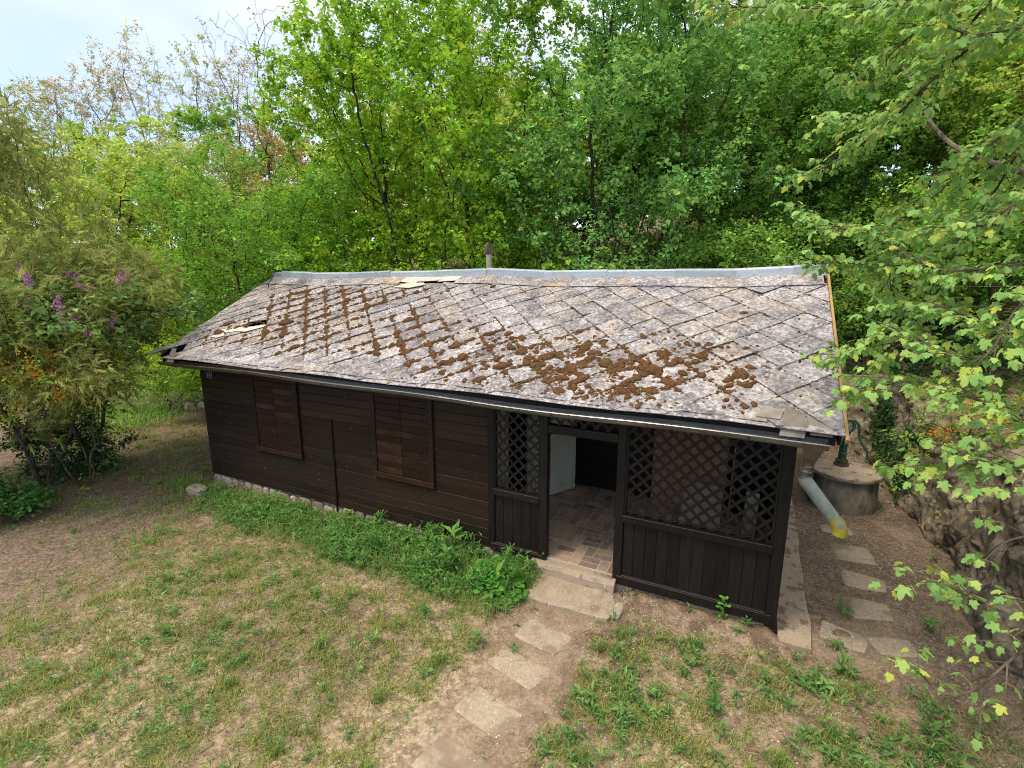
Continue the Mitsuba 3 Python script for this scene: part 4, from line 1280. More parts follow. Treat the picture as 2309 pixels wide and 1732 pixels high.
key, nd, pa, rd, B = tree('hazel_tree', 'many stemmed bright yellow green hazel with hanging catkins behind the hut ridge', 'tree', 0.6, 6.9,
     [(0.2, -0.6, 6.9, 4.0, 3.0, 3.8), (-2.6, -1.7, 3.9, 2.2, 1.8, 1.7), (2.4, -1.3, 3.7, 1.8, 1.6, 1.5), (-1.0, -0.5, 9.4, 2.8, 2.2, 1.6), (-1.9, -2.2, 3.8, 1.3, 1.1, 1.2), (1.9, -2.0, 3.9, 1.2, 1.0, 1.2), (-3.4, -0.6, 7.2, 2.3, 2.0, 3.0)], 3200, 0.2, 0.092, 74, *HAZ, 11,
     stems=11, spread=0.6, trunk_h=2.6, twigs=0.35, thr=0.016, droop=0.45, aspect=0.85, hole=0.43, freq=0.7, tip=0.0055, rmax=0.06)
r = np.random.default_rng(5)
ct = r.choice(np.where((rd < 0.012) & (nd[:, 2] > 3.5))[0], 240)
cp0 = nd[ct] + r.normal(0, 0.1, (240, 3)); cp1 = cp0 + np.stack([r.normal(0, 0.015, 240), r.normal(0, 0.015, 240), -r.uniform(0.07, 0.13, 240)], 1)
add(key + '__catkins', (lambda s_: s_)(segs(cp0, cp1, np.full(240, 0.006), np.full(240, 0.007), 4)), 'matte_bits', color=np.tile([0.30, 0.17, 0.06], (240 * 8, 1)))
tag(key + '__catkins', 'brown hanging catkins', kind='stuff')

tree('maple_tree', 'blue green field maple with lit upper boughs behind the middle of the ridge', 'tree', 5.5, 7.9,
     [(0.0, -0.6, 5.8, 3.0, 2.5, 3.9), (-0.6, -2.0, 2.5, 2.6, 1.2, 1.3), (1.2, -1.9, 1.7, 1.6, 1.1, 1.0), (-0.3, -0.6, 9.2, 2.2, 2.0, 1.5)], 2200, 0.2, 0.085, 46, *MAP, 12, twigs=0.2,
     stems=3, spread=0.25, trunk_h=1.5, thr=0.018, droop=0.4, aspect=0.95, hole=0.44)
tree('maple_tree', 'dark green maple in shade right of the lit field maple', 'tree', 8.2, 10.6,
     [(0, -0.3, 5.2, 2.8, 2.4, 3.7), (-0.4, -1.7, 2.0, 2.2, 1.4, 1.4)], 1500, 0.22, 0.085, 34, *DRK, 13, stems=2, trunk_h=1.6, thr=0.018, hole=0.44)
tree('elm_tree', 'small leaved green elm on the slope behind the right ridge end', 'tree', 10.2, 11.4,
     [(0, 0, 4.6, 2.4, 2.2, 3.6), (0.1, -1.4, 1.8, 1.8, 1.2, 1.3)], 1300, 0.22, 0.075, 30, *MID, 14, stems=3, spread=0.3, trunk_h=1.4, hole=0.44)
tree('elm_tree', 'pale green elm higher up the slope right of the ridge end', 'tree', 12.2, 12.2,
     [(0, 0, 4.4, 2.3, 2.2, 3.3), (-0.2, -1.4, 1.8, 1.8, 1.2, 1.3)], 1100, 0.23, 0.08, 24, *MID, 15, stems=2, trunk_h=1.4, hole=0.44)
tree('elm_tree', 'tall thin elm with bare stem near the right photo edge', 'tree', 14.0, 9.6,
     [(0, 0, 4.6, 1.9, 1.9, 3.0)], 700, 0.24, 0.08, 13, *YEL, 16, trunk_h=1.8, hole=0.44)
tree('elm_tree', 'leafy young elm low on the right slope above the rock face', 'tree', 13.2, 7.6,
     [(0, 0, 2.8, 1.7, 1.5, 2.0)], 700, 0.2, 0.075, 14, *MID, 17, stems=3, spread=0.4, trunk_h=0.8, hole=0.43)

# shrub understorey that closes the view just above the ridge
for k, (x, y, h, w, col, lb) in enumerate([
        (3.6, 8.0, 2.6, 1.5, MID, 'green shrub between the hazel stems and the maple behind the ridge'),
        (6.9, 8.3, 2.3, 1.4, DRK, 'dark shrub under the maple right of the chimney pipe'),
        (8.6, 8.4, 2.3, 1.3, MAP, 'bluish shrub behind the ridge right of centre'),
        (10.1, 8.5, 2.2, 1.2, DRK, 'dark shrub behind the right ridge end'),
        (11.5, 8.9, 2.6, 1.4, MID, 'shrub with small leaves right of the roof verge'),
        (9.4, 10.0, 3.4, 1.5, MAP, 'tall bluish shrub higher behind the right half of the ridge'),
        (-1.6, 8.8, 3.2, 2.0, YEL, 'yellow green shrub seen through the hazel stems at the left ridge end'),
        (1.8, 9.6, 3.4, 2.2, MID, 'mid green shrub deep behind the hazel stems'),
        (12.6, 10.2, 3.0, 1.6, DRK, 'dark green shrub on the slope in the right background'),
        (2.5, 7.2, 4.4, 1.1, MID, 'leafy shrub close behind the ridge left of the chimney pipe'),
        (4.6, 7.0, 4.3, 1.1, MAP, 'leafy bluish shrub close behind the ridge just right of the chimney pipe'),
        (6.6, 7.2, 4.2, 1.1, MAP, 'lit bluish shrub touching the ridge right of its middle'),
        (8.4, 7.3, 4.1, 1.1, MID, 'green shrub touching the right third of the ridge'),
        (-1.4, 7.0, 4.2, 1.2, HAZ, 'bright yellow green shrub touching the left end of the ridge')]):
    tree('shrub', lb, 'shrub', x, y, [(0, 0, h * 0.5, w, w * 0.9, h * 0.55)], 500, 0.19, 0.07, 9, *col, 40 + k, stems=5, spread=0.5, trunk_h=0.5, thr=0.015, hole=0.42, rmax=0.03)

# wood behind, up the slope
BG = [(2.8, 13.5, 8.5, 2.8, MID, 'green tree behind the gap between hazel and maple'), (-1.8, 15.5, 9.0, 2.8, YEL, 'yellow green tree behind the hazel crown'), (6.6, 15.5, 8.0, 3.0, DRK, 'dark tree high behind the field maple'),
      (10.4, 16.5, 8.0, 3.0, MID, 'green tree on the upper slope right of centre'), (13.8, 15.5, 7.5, 2.8, MID, 'light tree on the upper slope at the right'), (16.4, 12.8, 7.5, 2.8, YEL, 'pale green tree top at the upper right corner'),
      (-5.8, 10.5, 6.5, 2.6, YEL, 'yellow green tree behind the white flowered shrub'), (4.6, 21.0, 9.0, 3.2, PAL, 'pale tree far up the slope at the top centre'), (9.0, 22.5, 9.0, 3.2, DRK, 'dark tree far up the slope'),
      (14.0, 20.5, 9.0, 3.2, PAL, 'pale budding tree far up the slope at the top right'), (18.6, 17.0, 9.0, 3.2, PAL, 'pale budding tree top at the right frame edge'), (-4.0, 19.5, 9.5, 2.6, PAL, 'tall pale budding tree showing above the hazel'),
      (-3.6, 11.8, 7.5, 2.4, YEL, 'yellow green tree close behind the left side of the hazel'), (0.6, 12.6, 8.0, 2.4, YEL, 'bright tree close behind the middle of the hazel'), (-6.8, 15.0, 8.0, 2.8, PAL, 'pale tree behind the left shoulder of the hazel'),
      (17.0, 9.0, 6.0, 2.4, MID, 'green tree on the right slope at the frame edge'),
      (2.4, 17.5, 9.5, 2.8, MID, 'green tree deep in the wood left of the field maple'), (7.2, 19.0, 9.5, 2.8, MID, 'tall green tree deep behind the field maple'), (11.6, 14.0, 8.0, 2.4, YEL, 'bright tree half way up the slope right of centre'),
      (4.6, 12.6, 8.5, 2.2, MID, 'green tree close behind the field maple'), (9.6, 14.0, 8.5, 2.3, MID, 'green tree behind the dark shaded maple'), (14.4, 12.4, 7.0, 2.2, YEL, 'yellow green tree behind the near maple boughs')]
for k, (x, y, h, w, col, lb) in enumerate(BG):
    tree('woodland_tree', lb, 'tree', x, y, [(0, 0, h * 0.58, w, w, h * 0.46)], 700, 0.32, 0.14, 14, *col, 60 + k, trunk_h=h * 0.18, thr=0.022, tip=0.007, hole=0.43, freq=0.5, size_var=0.35)
# orange budding locust trees against the sky
for k, (x, y, h, w, lb) in enumerate([(-6.8, 21.5, 13.0, 2.6, 'tall orange budding tree at the top centre against the sky'), (12.4, 18.5, 11.0, 2.4, 'bare orange tinted tree top at the upper right'), (8.0, 18.6, 11.0, 2.2, 'thin orange budding tree in the sky gap right of centre'), (16.2, 15.6, 10.0, 2.4, 'thin bare tree by the right frame edge with orange buds')]):
    tree('locust_tree', lb, 'tree', x, y, [(0, 0, h * 0.68, w, w, h * 0.34)], 600, 0.34, 0.085, 5, *ORG, 80 + k, trunk_h=h * 0.35, thr=0.014, tip=0.008, hole=0.44, bark='bark')

# left: shrub with white flowers over the roof edge
key, nd, pa, rd, B = tree('bird_cherry', 'dense dark green shrub with small white flowers leaning over the left roof edge', 'shrub', -2.9, 3.6,
     [(0.0, 0.0, 4.4, 2.2, 1.9, 3.3), (0.9, -0.6, 2.9, 1.7, 1.3, 1.5), (-0.9, -0.8, 2.3, 1.5, 1.2, 1.6), (1.9, -1.3, 4.0, 0.95, 0.9, 0.5)], 1800, 0.19, 0.07, 42, (0.13, 0.33, 0.045), (0.34, 0.55, 0.09), 21, stems=7, spread=0.4, trunk_h=1.4, thr=0.016, hole=0.43, aspect=0.6, rmax=0.06)
r = np.random.default_rng(6)
ct = r.choice(np.where(rd < 0.009)[0], 60)
idx = np.repeat(ct, 26)
pos = nd[idx] + r.normal(0, 0.045, (len(idx), 3)) + [0, -0.05, 0.04]
add(key + '__blossom', leaf_mesh(pos, r.normal(0, 1, (len(idx), 3)), r.normal(0, 1, (len(idx), 3)), np.full(len(idx), 0.028), np.full(len(idx), 0.024)), 'leaf', color=leaf_colors(len(idx), (0.45, 0.42, 0.34), (0.62, 0.6, 0.52), r))
tag(key + '__blossom', 'small whitish flower clusters', kind='stuff')
tree('feathery_bush', 'feathery light yellow green bush between the conifer and the white flowered shrub', 'bush', -6.2, 2.9,
     [(0.0, 0.0, 2.8, 1.5, 1.3, 2.3), (0.6, -0.4, 1.5, 1.3, 1.0, 1.2)], 1000, 0.17, 0.085, 20, (0.25, 0.46, 0.04), (0.47, 0.63, 0.07), 22, stems=6, spread=0.4, trunk_h=0.6, thr=0.015, hole=0.41, aspect=0.32, rmax=0.03, flat=0.35)
for k, (x, y, h, w, col, lb) in enumerate([(-10.5, 4.4, 7.4, 2.4, YEL, 'light yellow green tree left of the feathery bush in the middle distance'), (-13.2, 4.2, 8.0, 2.6, YEL, 'yellow green tree right behind the left conifer'), (-8.2, 6.6, 7.0, 2.6, YEL, 'yellow green tree close behind the feathery bush'),
                                           (-15.5, 7.2, 8.5, 2.8, YEL, 'pale yellow green tree in the left middle distance'), (-12.0, 8.6, 8.0, 2.6, PAL, 'pale brownish tree behind the left green trees'), (-17.5, 2.2, 8.0, 2.6, MID, 'green tree at the left edge behind the conifer'), (-9.6, 11.5, 8.0, 2.6, ORG, 'tree with orange young leaves above the feathery bush')]):
    tree('young_tree', lb, 'tree', x, y, [(0, 0, h * 0.55, w, w, h * 0.48)], 700, 0.27, 0.10, 16, *col, 100 + k, stems=2, spread=0.2, trunk_h=h * 0.2, thr=0.018, tip=0.006, hole=0.43)
for k, (x, y, h) in enumerate([(-31, 4.0, 11.5), (-29, 6.2, 12), (-27.5, 8.2, 12.5), (-27, 10.2, 13), (-24.5, 11.2, 13), (-22.5, 12.4, 14), (-20.5, 13.6, 13.5), (-18.0, 14.6, 13.0)]):
    tree('bare_tree', ('leftmost', 'second', 'third', 'fourth', 'fifth', 'sixth', 'seventh', 'eighth')[k] + ' nearly bare tree from the left on the far ridge line against the sky', 'tree', x, y, [(0, 0, h * 0.66, 2.2, 2.2, h * 0.38)], 1500, 0.30, 0.10, 4.2, *((PAL, ((0.44, 0.37, 0.24), (0.60, 0.54, 0.36)), ((0.50, 0.48, 0.28), (0.62, 0.60, 0.38)))[k % 3]), 120 + k, trunk_h=h * 0.25, thr=0.012, tip=0.0055, hole=0.42, bark='bark', group='bare trees on the far ridge line')
tree('old_bare_tree', 'tall bare grey tree with twisted limbs left of the hazel top', 'tree', -9.2, 9.6, [(0, 0, 9.0, 2.4, 2.2, 3.0)], 800, 0.30, 0.09, 0.5, *PAL, 141, trunk_h=5.0, thr=0.014, tip=0.0055, hole=0.44, bark='bark', up=0.0)
for k, (x, y, h, w, col) in enumerate([(-22, 6, 8.5, 3.0, PAL), (-25, 3, 9.0, 3.0, MID), (-19, 10, 9.5, 3.0, YEL), (-16, 12.5, 10.0, 3.0, MID), (-28, 0.5, 9.0, 3.0, YEL), (-13, 14, 10.5, 3.0, YEL)]):
    tree('far_tree', ['pale far tree below the ridge line at the left', 'green far tree behind the conifer top', 'yellow far tree below the bare trees', 'green far tree left of the hazel', 'yellow far tree at the left frame edge', 'yellow far tree close left behind the hazel'][k], 'tree', x, y,
         [(0, 0, h * 0.52, w, w, h * 0.5)], 600, 0.36, 0.16, 11, *col, 150 + k, trunk_h=0.7, thr=0.03, tip=0.008, hole=0.40)

# conifer at the left with drooping sprays
def conifer(name, label, x, y, env, N, seed, stems, c1, c2):
    r = np.random.default_rng(seed)
    key, nd, pa, rd, B = tree(name, label, 'conifer', x, y, env, N, 0.17, 0.1, 0, c1, c2, seed, stems=stems, spread=0.35, trunk_h=1.7, tip=0.0045, rmax=0.085, hole=0.42, bark='bark')
    tips = np.where((pa >= 0) & (rd < 0.016))[0]
    idx = np.repeat(tips, 14)
    m = len(idx)
    axis = unit(nd[idx] - nd[pa[idx]])
    sprd = unit(axis + [0, 0, -0.35] + r.normal(0, 0.55, (m, 3)))
    sn = unit(r.normal(0, 0.5, (m, 3)) + [0, 0, 1]); sdv = unit(np.cross(sn, sprd))
    o = nd[idx] + r.normal(0, 0.13, (m, 3))
    Ls = r.uniform(0.12, 0.27, m)
    P_, D_, N_, L_ = [], [], [], []
    for t, s, l in ((0.05, 0.75, 0.50), (0.05, -0.75, 0.50), (0.45, 0.65, 0.40), (0.45, -0.65, 0.40), (0.0, 0.0, 1.0)):
        P_.append(o + sprd * (Ls * t)[:, None]); D_.append(unit(sprd + sdv * s)); N_.append(sn); L_.append(Ls * l)
    P_, D_, N_, L_ = np.vstack(P_), np.vstack(D_), np.vstack(N_), np.concatenate(L_)
    col = leaf_colors(m, c1, c2, r, 1)
    add(key + '__crown', leaf_mesh(P_, D_, N_, L_, np.maximum(L_ * 0.17, 0.012), 0.1, 0.12), 'leaf', color=np.repeat(np.tile(col, (5, 1)), 4, 0))
    return key


conifer('conifer', 'big olive green conifer with drooping sprays and two bare trunks at the left', -2.55, -1.6,
        [(-0.5, -0.2, 5.3, 0.95, 0.9, 1.8), (-0.3, 0.0, 3.4, 1.9, 1.6, 1.4), (0.9, 0.5, 2.7, 1.5, 1.2, 0.9), (0.1, -0.9, 2.4, 1.7, 1.0, 0.9), (-1.1, -0.5, 1.7, 1.2, 1.0, 0.7), (0.4, 0.4, 1.9, 1.0, 0.8, 0.5)], 1900, 31, 4, (0.22, 0.27, 0.07), (0.48, 0.51, 0.17))
# lilac with purple panicles
key, nd, pa, rd, B = tree('lilac_bush', 'lilac bush with purple flower panicles showing above the conifer branches', 'bush', -2.5, -0.8,
     [(0.9, 0.1, 3.0, 1.5, 1.1, 0.7), (1.5, 0.9, 2.95, 1.0, 0.9, 0.55)], 460, 0.16, 0.075, 4.5, (0.13, 0.25, 0.065), (0.23, 0.38, 0.12), 33, stems=6, spread=0.3, trunk_h=1.9, thr=0.014, hole=0.40, rmax=0.03)
r = np.random.default_rng(9)
cand = np.where((rd < 0.010) & (nd[:, 2] > 2.5))[0]
toward = (nd[cand] - B) @ np.array([0.62, -0.55, 0.56])
cand = cand[np.argsort(-toward)][:90]
for k, c in enumerate(r.choice(cand, 24, replace=False)):
    m = 60
    t = r.random(m)
    ax = unit(r.normal(0, 0.35, 3) + [0.15, -0.15, 0.8])
    pos = nd[c] + np.array([0.12, -0.10, 0.16]) + ax * (t * 0.18)[:, None] + unit(r.normal(size=(m, 3))) * (0.06 * (1 - 0.75 * t))[:, None]
    kk = num('lilac_bush__panicle')
    add(kk, leaf_mesh(pos, r.normal(size=(m, 3)), r.normal(size=(m, 3)), np.full(m, 0.034), np.full(m, 0.03)), 'leaf', color=leaf_colors(m, (0.32, 0.11, 0.30), (0.62, 0.33, 0.56), r))
# orange flowered shrubs
def blossom_shrub(label, x, y, env, N, nf, seed, z0=None, lf=4.0):
    key, nd, pa, rd, B = tree('flowering_shrub', label, 'shrub', x, y, env, N, 0.16, 0.055, lf, *MID, seed, stems=6, spread=0.5, trunk_h=0.5, thr=0.010, tip=0.004, rmax=0.018, aspect=0.45, hole=0.40, z0=z0, bark='bark')
    r = np.random.default_rng(seed + 1)
    cd = np.where((rd < 0.008) & (nd[:, 2] > B[2] + 0.6))[0]
    cd = cd[np.argsort(-((nd[cd] - B) @ np.array([0.6, -0.6, 0.55])))][:max(nf, len(cd) // 2)]
    ct = r.choice(cd, nf)
    idx = np.repeat(ct, 22)
    pos = nd[idx] + np.array([0.06, -0.06, 0.06]) + r.normal(0, 0.06, (len(idx), 3))
    add(key + '__blossom', leaf_mesh(pos, r.normal(size=(len(idx), 3)), r.normal(size=(len(idx), 3)), np.full(len(idx), 0.045), np.full(len(idx), 0.022)), 'leaf', color=leaf_colors(len(idx), (0.60, 0.25, 0.02), (0.80, 0.48, 0.05), r))
    tag(key + '__blossom', 'orange yellow flowers', kind='stuff')


blossom_shrub('sprawling shrub with orange flowers under the conifer sprays at the left', -1.9, -1.2, [(0.5, -0.5, 2.5, 1.5, 0.9, 0.75)], 320, 150, 51, lf=2.0)
blossom_shrub('twiggy shrub with orange flowers on the slope right of the roof verge', 11.9, 4.6, [(-0.1, -0.3, 1.25, 1.1, 1.1, 0.8)], 420, 50, 53, lf=3.0)
blossom_shrub('orange flowering shrub higher on the right slope behind the near maple boughs', 12.6, 3.2, [(0, 0, 1.7, 1.2, 1.1, 1.0)], 420, 60, 55, lf=3.0)
tree('yew_bush', 'dark green low bush beside the conifer trunks', 'bush', -3.1, -1.0, [(0, 0, 0.6, 0.62, 0.55, 0.7)], 420, 0.13, 0.055, 11, (0.03, 0.085, 0.03), (0.07, 0.15, 0.05), 57, stems=6, spread=0.6, trunk_h=0.2, thr=0.012, hole=0.38, aspect=0.5, rmax=0.02)
tree('undergrowth_bush', 'low green undergrowth at the left photo edge under the conifer', 'bush', -2.2, -2.5, [(0, 0, 0.4, 0.8, 0.7, 0.45)], 260, 0.13, 0.06, 5, (0.05, 0.14, 0.04), (0.12, 0.26, 0.06), 58, stems=6, spread=0.6, trunk_h=0.15, thr=0.012, hole=0.38, rmax=0.015)
tree('elder_sapling', 'pale green sapling peeping out behind the left hut corner', 'sapling', -1.0, 2.2, [(0.2, -0.3, 1.3, 0.6, 0.6, 0.7)], 120, 0.14, 0.085, 0.9, (0.12, 0.27, 0.07), (0.22, 0.38, 0.12), 59, stems=2, trunk_h=0.7, thr=0.01, hole=0.38, rmax=0.02)

# ivy on the rock and slope right of the verge
r = np.random.default_rng(61)
m = 15000
iy = r.uniform(4.4, 9.0, m); ix = 11.95 + np.abs(r.normal(0, 0.4, m))
iz = ground_z(ix, iy, False) + 0.05
face = r.random(m) < 0.55
ix = np.where(face, 11.55 + r.normal(0, 0.06, m), ix); iz = np.where(face, 1.25 - np.abs(r.normal(0, 0.5, m)), iz)
ok = (np_noise(ix * 1.0 + iz, iy, 1.4, 63, 3) > 0.44) & (iz > -0.1)
pos = np.stack([ix, iy, iz], 1)[ok] + r.normal(0, 0.04, (ok.sum(), 3))
m = len(pos)
nr = np.where(face[ok][:, None], [-1.0, -0.5, 0.5], [-0.25, -0.2, 1.0]) + r.normal(0, 0.35, (m, 3))
L = r.uniform(0.045, 0.085, m)
add('ivy', leaf_mesh(pos, np.cross(nr, r.normal(size=(m, 3))) + [0, 0, -0.6], nr, L, L * 0.95), 'leaf', color=leaf_colors(m, (0.035, 0.09, 0.035), (0.085, 0.17, 0.06), r))
tag('ivy', 'dark ivy covering the top of the rock face right of the hut', 'ivy', kind='stuff')

# ------------------------------------------------------------------ near maple boughs at the right
BR = {
 'limb1': [(11.88, 1.31, 4.2), (11.4, 1.37, 4.57), (10.98, 1.69, 4.88), (10.73, 2.12, 5.28), (10.62, 2.63, 5.77), (10.5, 3.15, 6.3)],
 'br2': [(11.03, -0.16, 5.65), (10.66, -0.28, 5.44), (10.39, -0.1, 5.33), (10.06, 0.12, 5.0), (9.84, 0.19, 4.8), (9.63, 0.29, 4.67), (9.34, 0.35, 4.57)],
 'br3': [(10.6, -0.6, 5.8), (10.33, -0.68, 5.42), (10.3, -0.47, 5.38), (10.27, -0.05, 5.31), (10.17, 0.32, 5.11), (10.0, 0.56, 5.07), (9.58, 0.59, 5.12)],
 'br4': [(11.14, -0.12, 5.07), (10.74, -0.29, 4.73), (10.55, -0.08, 4.55), (10.45, 0.17, 4.37), (10.28, 0.38, 4.19), (10.1, 0.49, 4.05)],
 'br5': [(11.22, -0.02, 4.83), (10.84, -0.04, 4.6), (10.8, 0.12, 4.4), (10.77, 0.3, 4.22), (10.66, 0.51, 3.88), (10.58, 0.61, 3.52), (10.48, 0.7, 3.13)],
 'br6': [(11.09, -0.81, 3.68), (10.69, -0.89, 3.7), (10.53, -0.87, 3.67), (10.26, -0.77, 3.68), (10.07, -0.61, 3.8), (9.9, -0.56, 3.91), (9.63, -0.43, 4.04), (9.4, -0.38, 4.15)],
 'br7': [(10.26, -0.77, 3.68), (10.01, -0.55, 3.7), (9.72, -0.46, 3.74), (9.5, -0.37, 3.72)],
 'br8': [(11.02, -1.21, 3.07), (10.64, -1.25, 3.24), (10.44, -1.1, 3.33), (10.26, -0.83, 3.41), (10.14, -0.67, 3.36), (10.02, -0.65, 3.22), (9.88, -0.54, 3.02), (9.75, -0.45, 2.94)],
 'br9': [(10.93, -1.56, 2.78), (10.59, -1.61, 2.76), (10.47, -1.55, 2.83), (10.31, -1.38, 2.89), (10.16, -1.11, 2.89), (9.95, -0.91, 2.76)],
 'br10': [(10.88, -1.73, 2.62), (10.56, -1.79, 2.53), (10.43, -1.75, 2.52), (10.31, -1.59, 2.48), (10.18, -1.45, 2.39)],
 'br11': [(10.8, -2.09, 2.21), (10.49, -2.12, 2.27), (10.4, -2.08, 2.15), (10.33, -2.04, 1.97), (10.22, -1.9, 1.8), (10.12, -1.8, 1.80)],
 'br12': [(10.63, -2.56, 2.02), (10.38, -2.57, 2.04), (10.23, -2.42, 2.02), (10.16, -2.24, 1.98)],
 'br13': [(10.56, -2.68, 2.17), (10.33, -2.72, 1.97), (10.25, -2.74, 1.83), (10.11, -2.78, 1.69), (9.99, -2.72, 1.74)],
 'br14': [(10.85, -0.87, 4.93), (10.4, -1.06, 5.09), (10.24, -0.9, 5.14), (10.0, -0.76, 5.3), (9.81, -0.65, 5.18), (9.56, -0.44, 5.14)],
 'br15': [(10.69, -1.08, 5.38), (10.36, -1.15, 5.3), (10.08, -0.92, 5.39), (9.71, -0.61, 5.55), (9.36, -0.42, 5.69), (8.94, -0.37, 5.81), (8.52, -0.33, 5.9)],
 'br16': [(10.98, -0.87, 4.16), (10.63, -0.93, 4.13), (10.5, -0.81, 3.98), (10.38, -0.52, 3.99), (10.24, -0.38, 3.94), (10.1, -0.31, 3.53)],
 'br17': [(10.93, -1.29, 3.41), (10.57, -1.35, 3.46), (10.43, -1.38, 3.13), (10.3, -1.22, 3.1), (10.16, -1.05, 3.17), (10.0, -0.94, 3.01)]}
NM = 'sycamore_tree'
tag(NM, 'near maple with large pale green lobed leaves reaching in from the right', 'tree')
r = np.random.default_rng(71)
tx, ty_ = 12.35, -0.9
tz0 = float(ground_z(np.array([tx]), np.array([ty_]))[0])
trunk = spline([(tx + 0.1, ty_, tz0 - 0.2), (tx, ty_, 2.2), (tx - 0.1, ty_ + 0.05, 4.0), (tx - 0.05, ty_, 6.0), (tx + 0.1, ty_ + 0.1, 8.0)], 6)
wood = [tube(trunk, np.linspace(0.14, 0.06, len(trunk)), 12)]
lp, ld, lw, stalk = [], [], [], []
for nm, pts in BR.items():
    pts = np.array(pts)
    if nm != 'br7':
        h = np.clip(pts[0][2] - 0.35, 1.7, 7.8)
        st_ = np.array([np.interp(h, trunk[:, 2], trunk[:, k]) for k in range(3)])
        pts = np.vstack([st_, (st_ + pts[0]) / 2 + [0, 0, 0.05], pts])
    c = spline(pts, 7)
    tt = np.linspace(0, 1, len(c))
    R = {'limb1': 0.045, 'br2': 0.022, 'br3': 0.017}.get(nm, 0.012)
    wood.append(tube(c, R * (1 - 0.8 * tt) + 0.002, 7))
    sl = np.r_[0, np.cumsum(np.linalg.norm(np.diff(c, axis=0), axis=1))]
    if nm == 'limb1':
        continue
    s = 0.35 if len(pts) > 5 else 0.15
    side = 1
    low = nm in ('br11', 'br12', 'br13')
    lush = nm in ('br9', 'br10', 'br17', 'br16')
    while s < sl[-1]:
        p = np.array([np.interp(s, sl, c[:, k]) for k in range(3)])
        t2 = np.array([np.interp(min(s + 0.05, sl[-1]), sl, c[:, k]) for k in range(3)]) - np.array([np.interp(max(s - 0.05, 0), sl, c[:, k]) for k in range(3)])
        t2 = unit(t2)
        sdv = unit(np.cross(t2, [0, 0, 1.0])) * side
        n_t = 2 if r.random() < (0.25 if low else 0.6) else 1
        for q_ in range(n_t):
            dv = unit(t2 * 0.55 + sdv * r.uniform(0.3, 1.1) * (1 if q_ == 0 else -1) + [0, 0, r.uniform(-0.25, 0.45)])
            Lt = r.uniform(0.06, 0.24) * (0.7 + 0.6 * (s / sl[-1])) * (1.5 if lush else 1.0)
            e1 = p + dv * Lt + [0, 0, -0.02]
            wood.append(tube([p, (p + e1) / 2 + [0, 0, 0.012], e1], [0.0035, 0.0028, 0.002], 4))
            for frac in ((0.35, 0.7, 1.0) if Lt > 0.22 else (0.5, 1.0) if Lt > 0.13 else (1.0,)):
                nlv = r.integers(2, 4) if frac < 1 else r.integers(3, 5)
                for _ in range(nlv):
                    q0 = p + (e1 - p) * frac
                    hd = unit(dv * 0.5 + unit(np.r_[r.normal(size=2), 0]) * 0.9 + [0, 0, -r.uniform(0.1, 0.9)])
                    pe = q0 + unit(hd + [0, 0, 0.5]) * r.uniform(0.02, 0.055)
                    stalk.append((q0, pe))
                    lp.append(pe)
                    ld.append(unit(hd + [0, 0, -0.25])); lw.append(1.0)
        side = -side
        s += r.uniform(0.07, 0.16) if low else r.uniform(0.032, 0.06)
    for _ in range(5):
        lp.append(c[-1] + r.normal(0, 0.02, 3)); ld.append(unit(unit(c[-1] - c[-3]) * 0.5 + np.r_[r.normal(0, 0.6, 2), -r.uniform(0.2, 0.8)])); lw.append(1.0)
add(NM + '__trunk', join(wood), 'bark', smooth=50)
st_ = np.array(stalk)
add(NM + '__stalks', segs(st_[:, 0], st_[:, 1], np.full(len(st_), 0.0012), np.full(len(st_), 0.001), 3), 'matte_bits', color=np.tile([0.30, 0.25, 0.09], (len(st_) * 6, 1)))
tag(NM + '__stalks', kind='stuff')
half = [(0.0, 0.0), (0.18, -0.08), (0.36, -0.04), (0.40, 0.05), (0.29, 0.16), (0.45, 0.30), (0.56, 0.48), (0.44, 0.52), (0.24, 0.46), (0.23, 0.62), (0.24, 0.76), (0.13, 0.88), (0.0, 0.98)]
outl = np.array(half + [(-a_, b_) for a_, b_ in half[-2:0:-1]])
cen = np.array([[0.0, 0.30]])
lv2 = np.vstack([cen, outl])
lfz = -0.42 * (0.8 * lv2[:, 0] ** 2 + (lv2[:, 1] - 0.2) ** 2) - 0.14 * np.abs(np.abs(lv2[:, 0]) - 0.25)
lv3 = np.stack([lv2[:, 0], lv2[:, 1], lfz], 1)
nO = len(outl)
lf3 = np.array([[0, 1 + k, 1 + (k + 1) % nO] for k in range(nO)])
lp, ld = np.array(lp), np.array(ld)
keepl = (lp @ np.array([1, 0, 0]) > 0)
m = len(lp)
Lz = (0.056 - 0.016 * ss(2.9, 2.2, (lp - CAM) @ FWD)) * np.exp(r.normal(0, 0.2, m))
up_ = unit(r.normal(0, 0.30, (m, 3)) + [0, -0.1, 1.0])
nrm = unit(up_ - ld * np.sum(up_ * ld, 1, keepdims=True)); sdx = np.cross(ld, nrm)
Mx = np.zeros((m, 4, 4)); Mx[:, 3, 3] = 1
Mx[:, :3, 0] = sdx * Lz[:, None]; Mx[:, :3, 1] = ld * Lz[:, None]; Mx[:, :3, 2] = nrm * Lz[:, None]; Mx[:, :3, 3] = lp
rt = unit(np.cross(FWD, [0, 0, 1.0])); upv = np.cross(rt, FWD)
dq = lp - CAM; dep = dq @ FWD; px, py = (dq @ rt) / dep, (dq @ upv) / dep
vis = (np.abs(px) < 1.02) & (np.abs(py) < 0.77)
order = np.argsort(-(Lz / dep) * vis)
shadesL = [(0.26, 0.46, 0.13), (0.33, 0.53, 0.16), (0.40, 0.56, 0.15), (0.21, 0.41, 0.12), (0.47, 0.57, 0.11)]
var = []
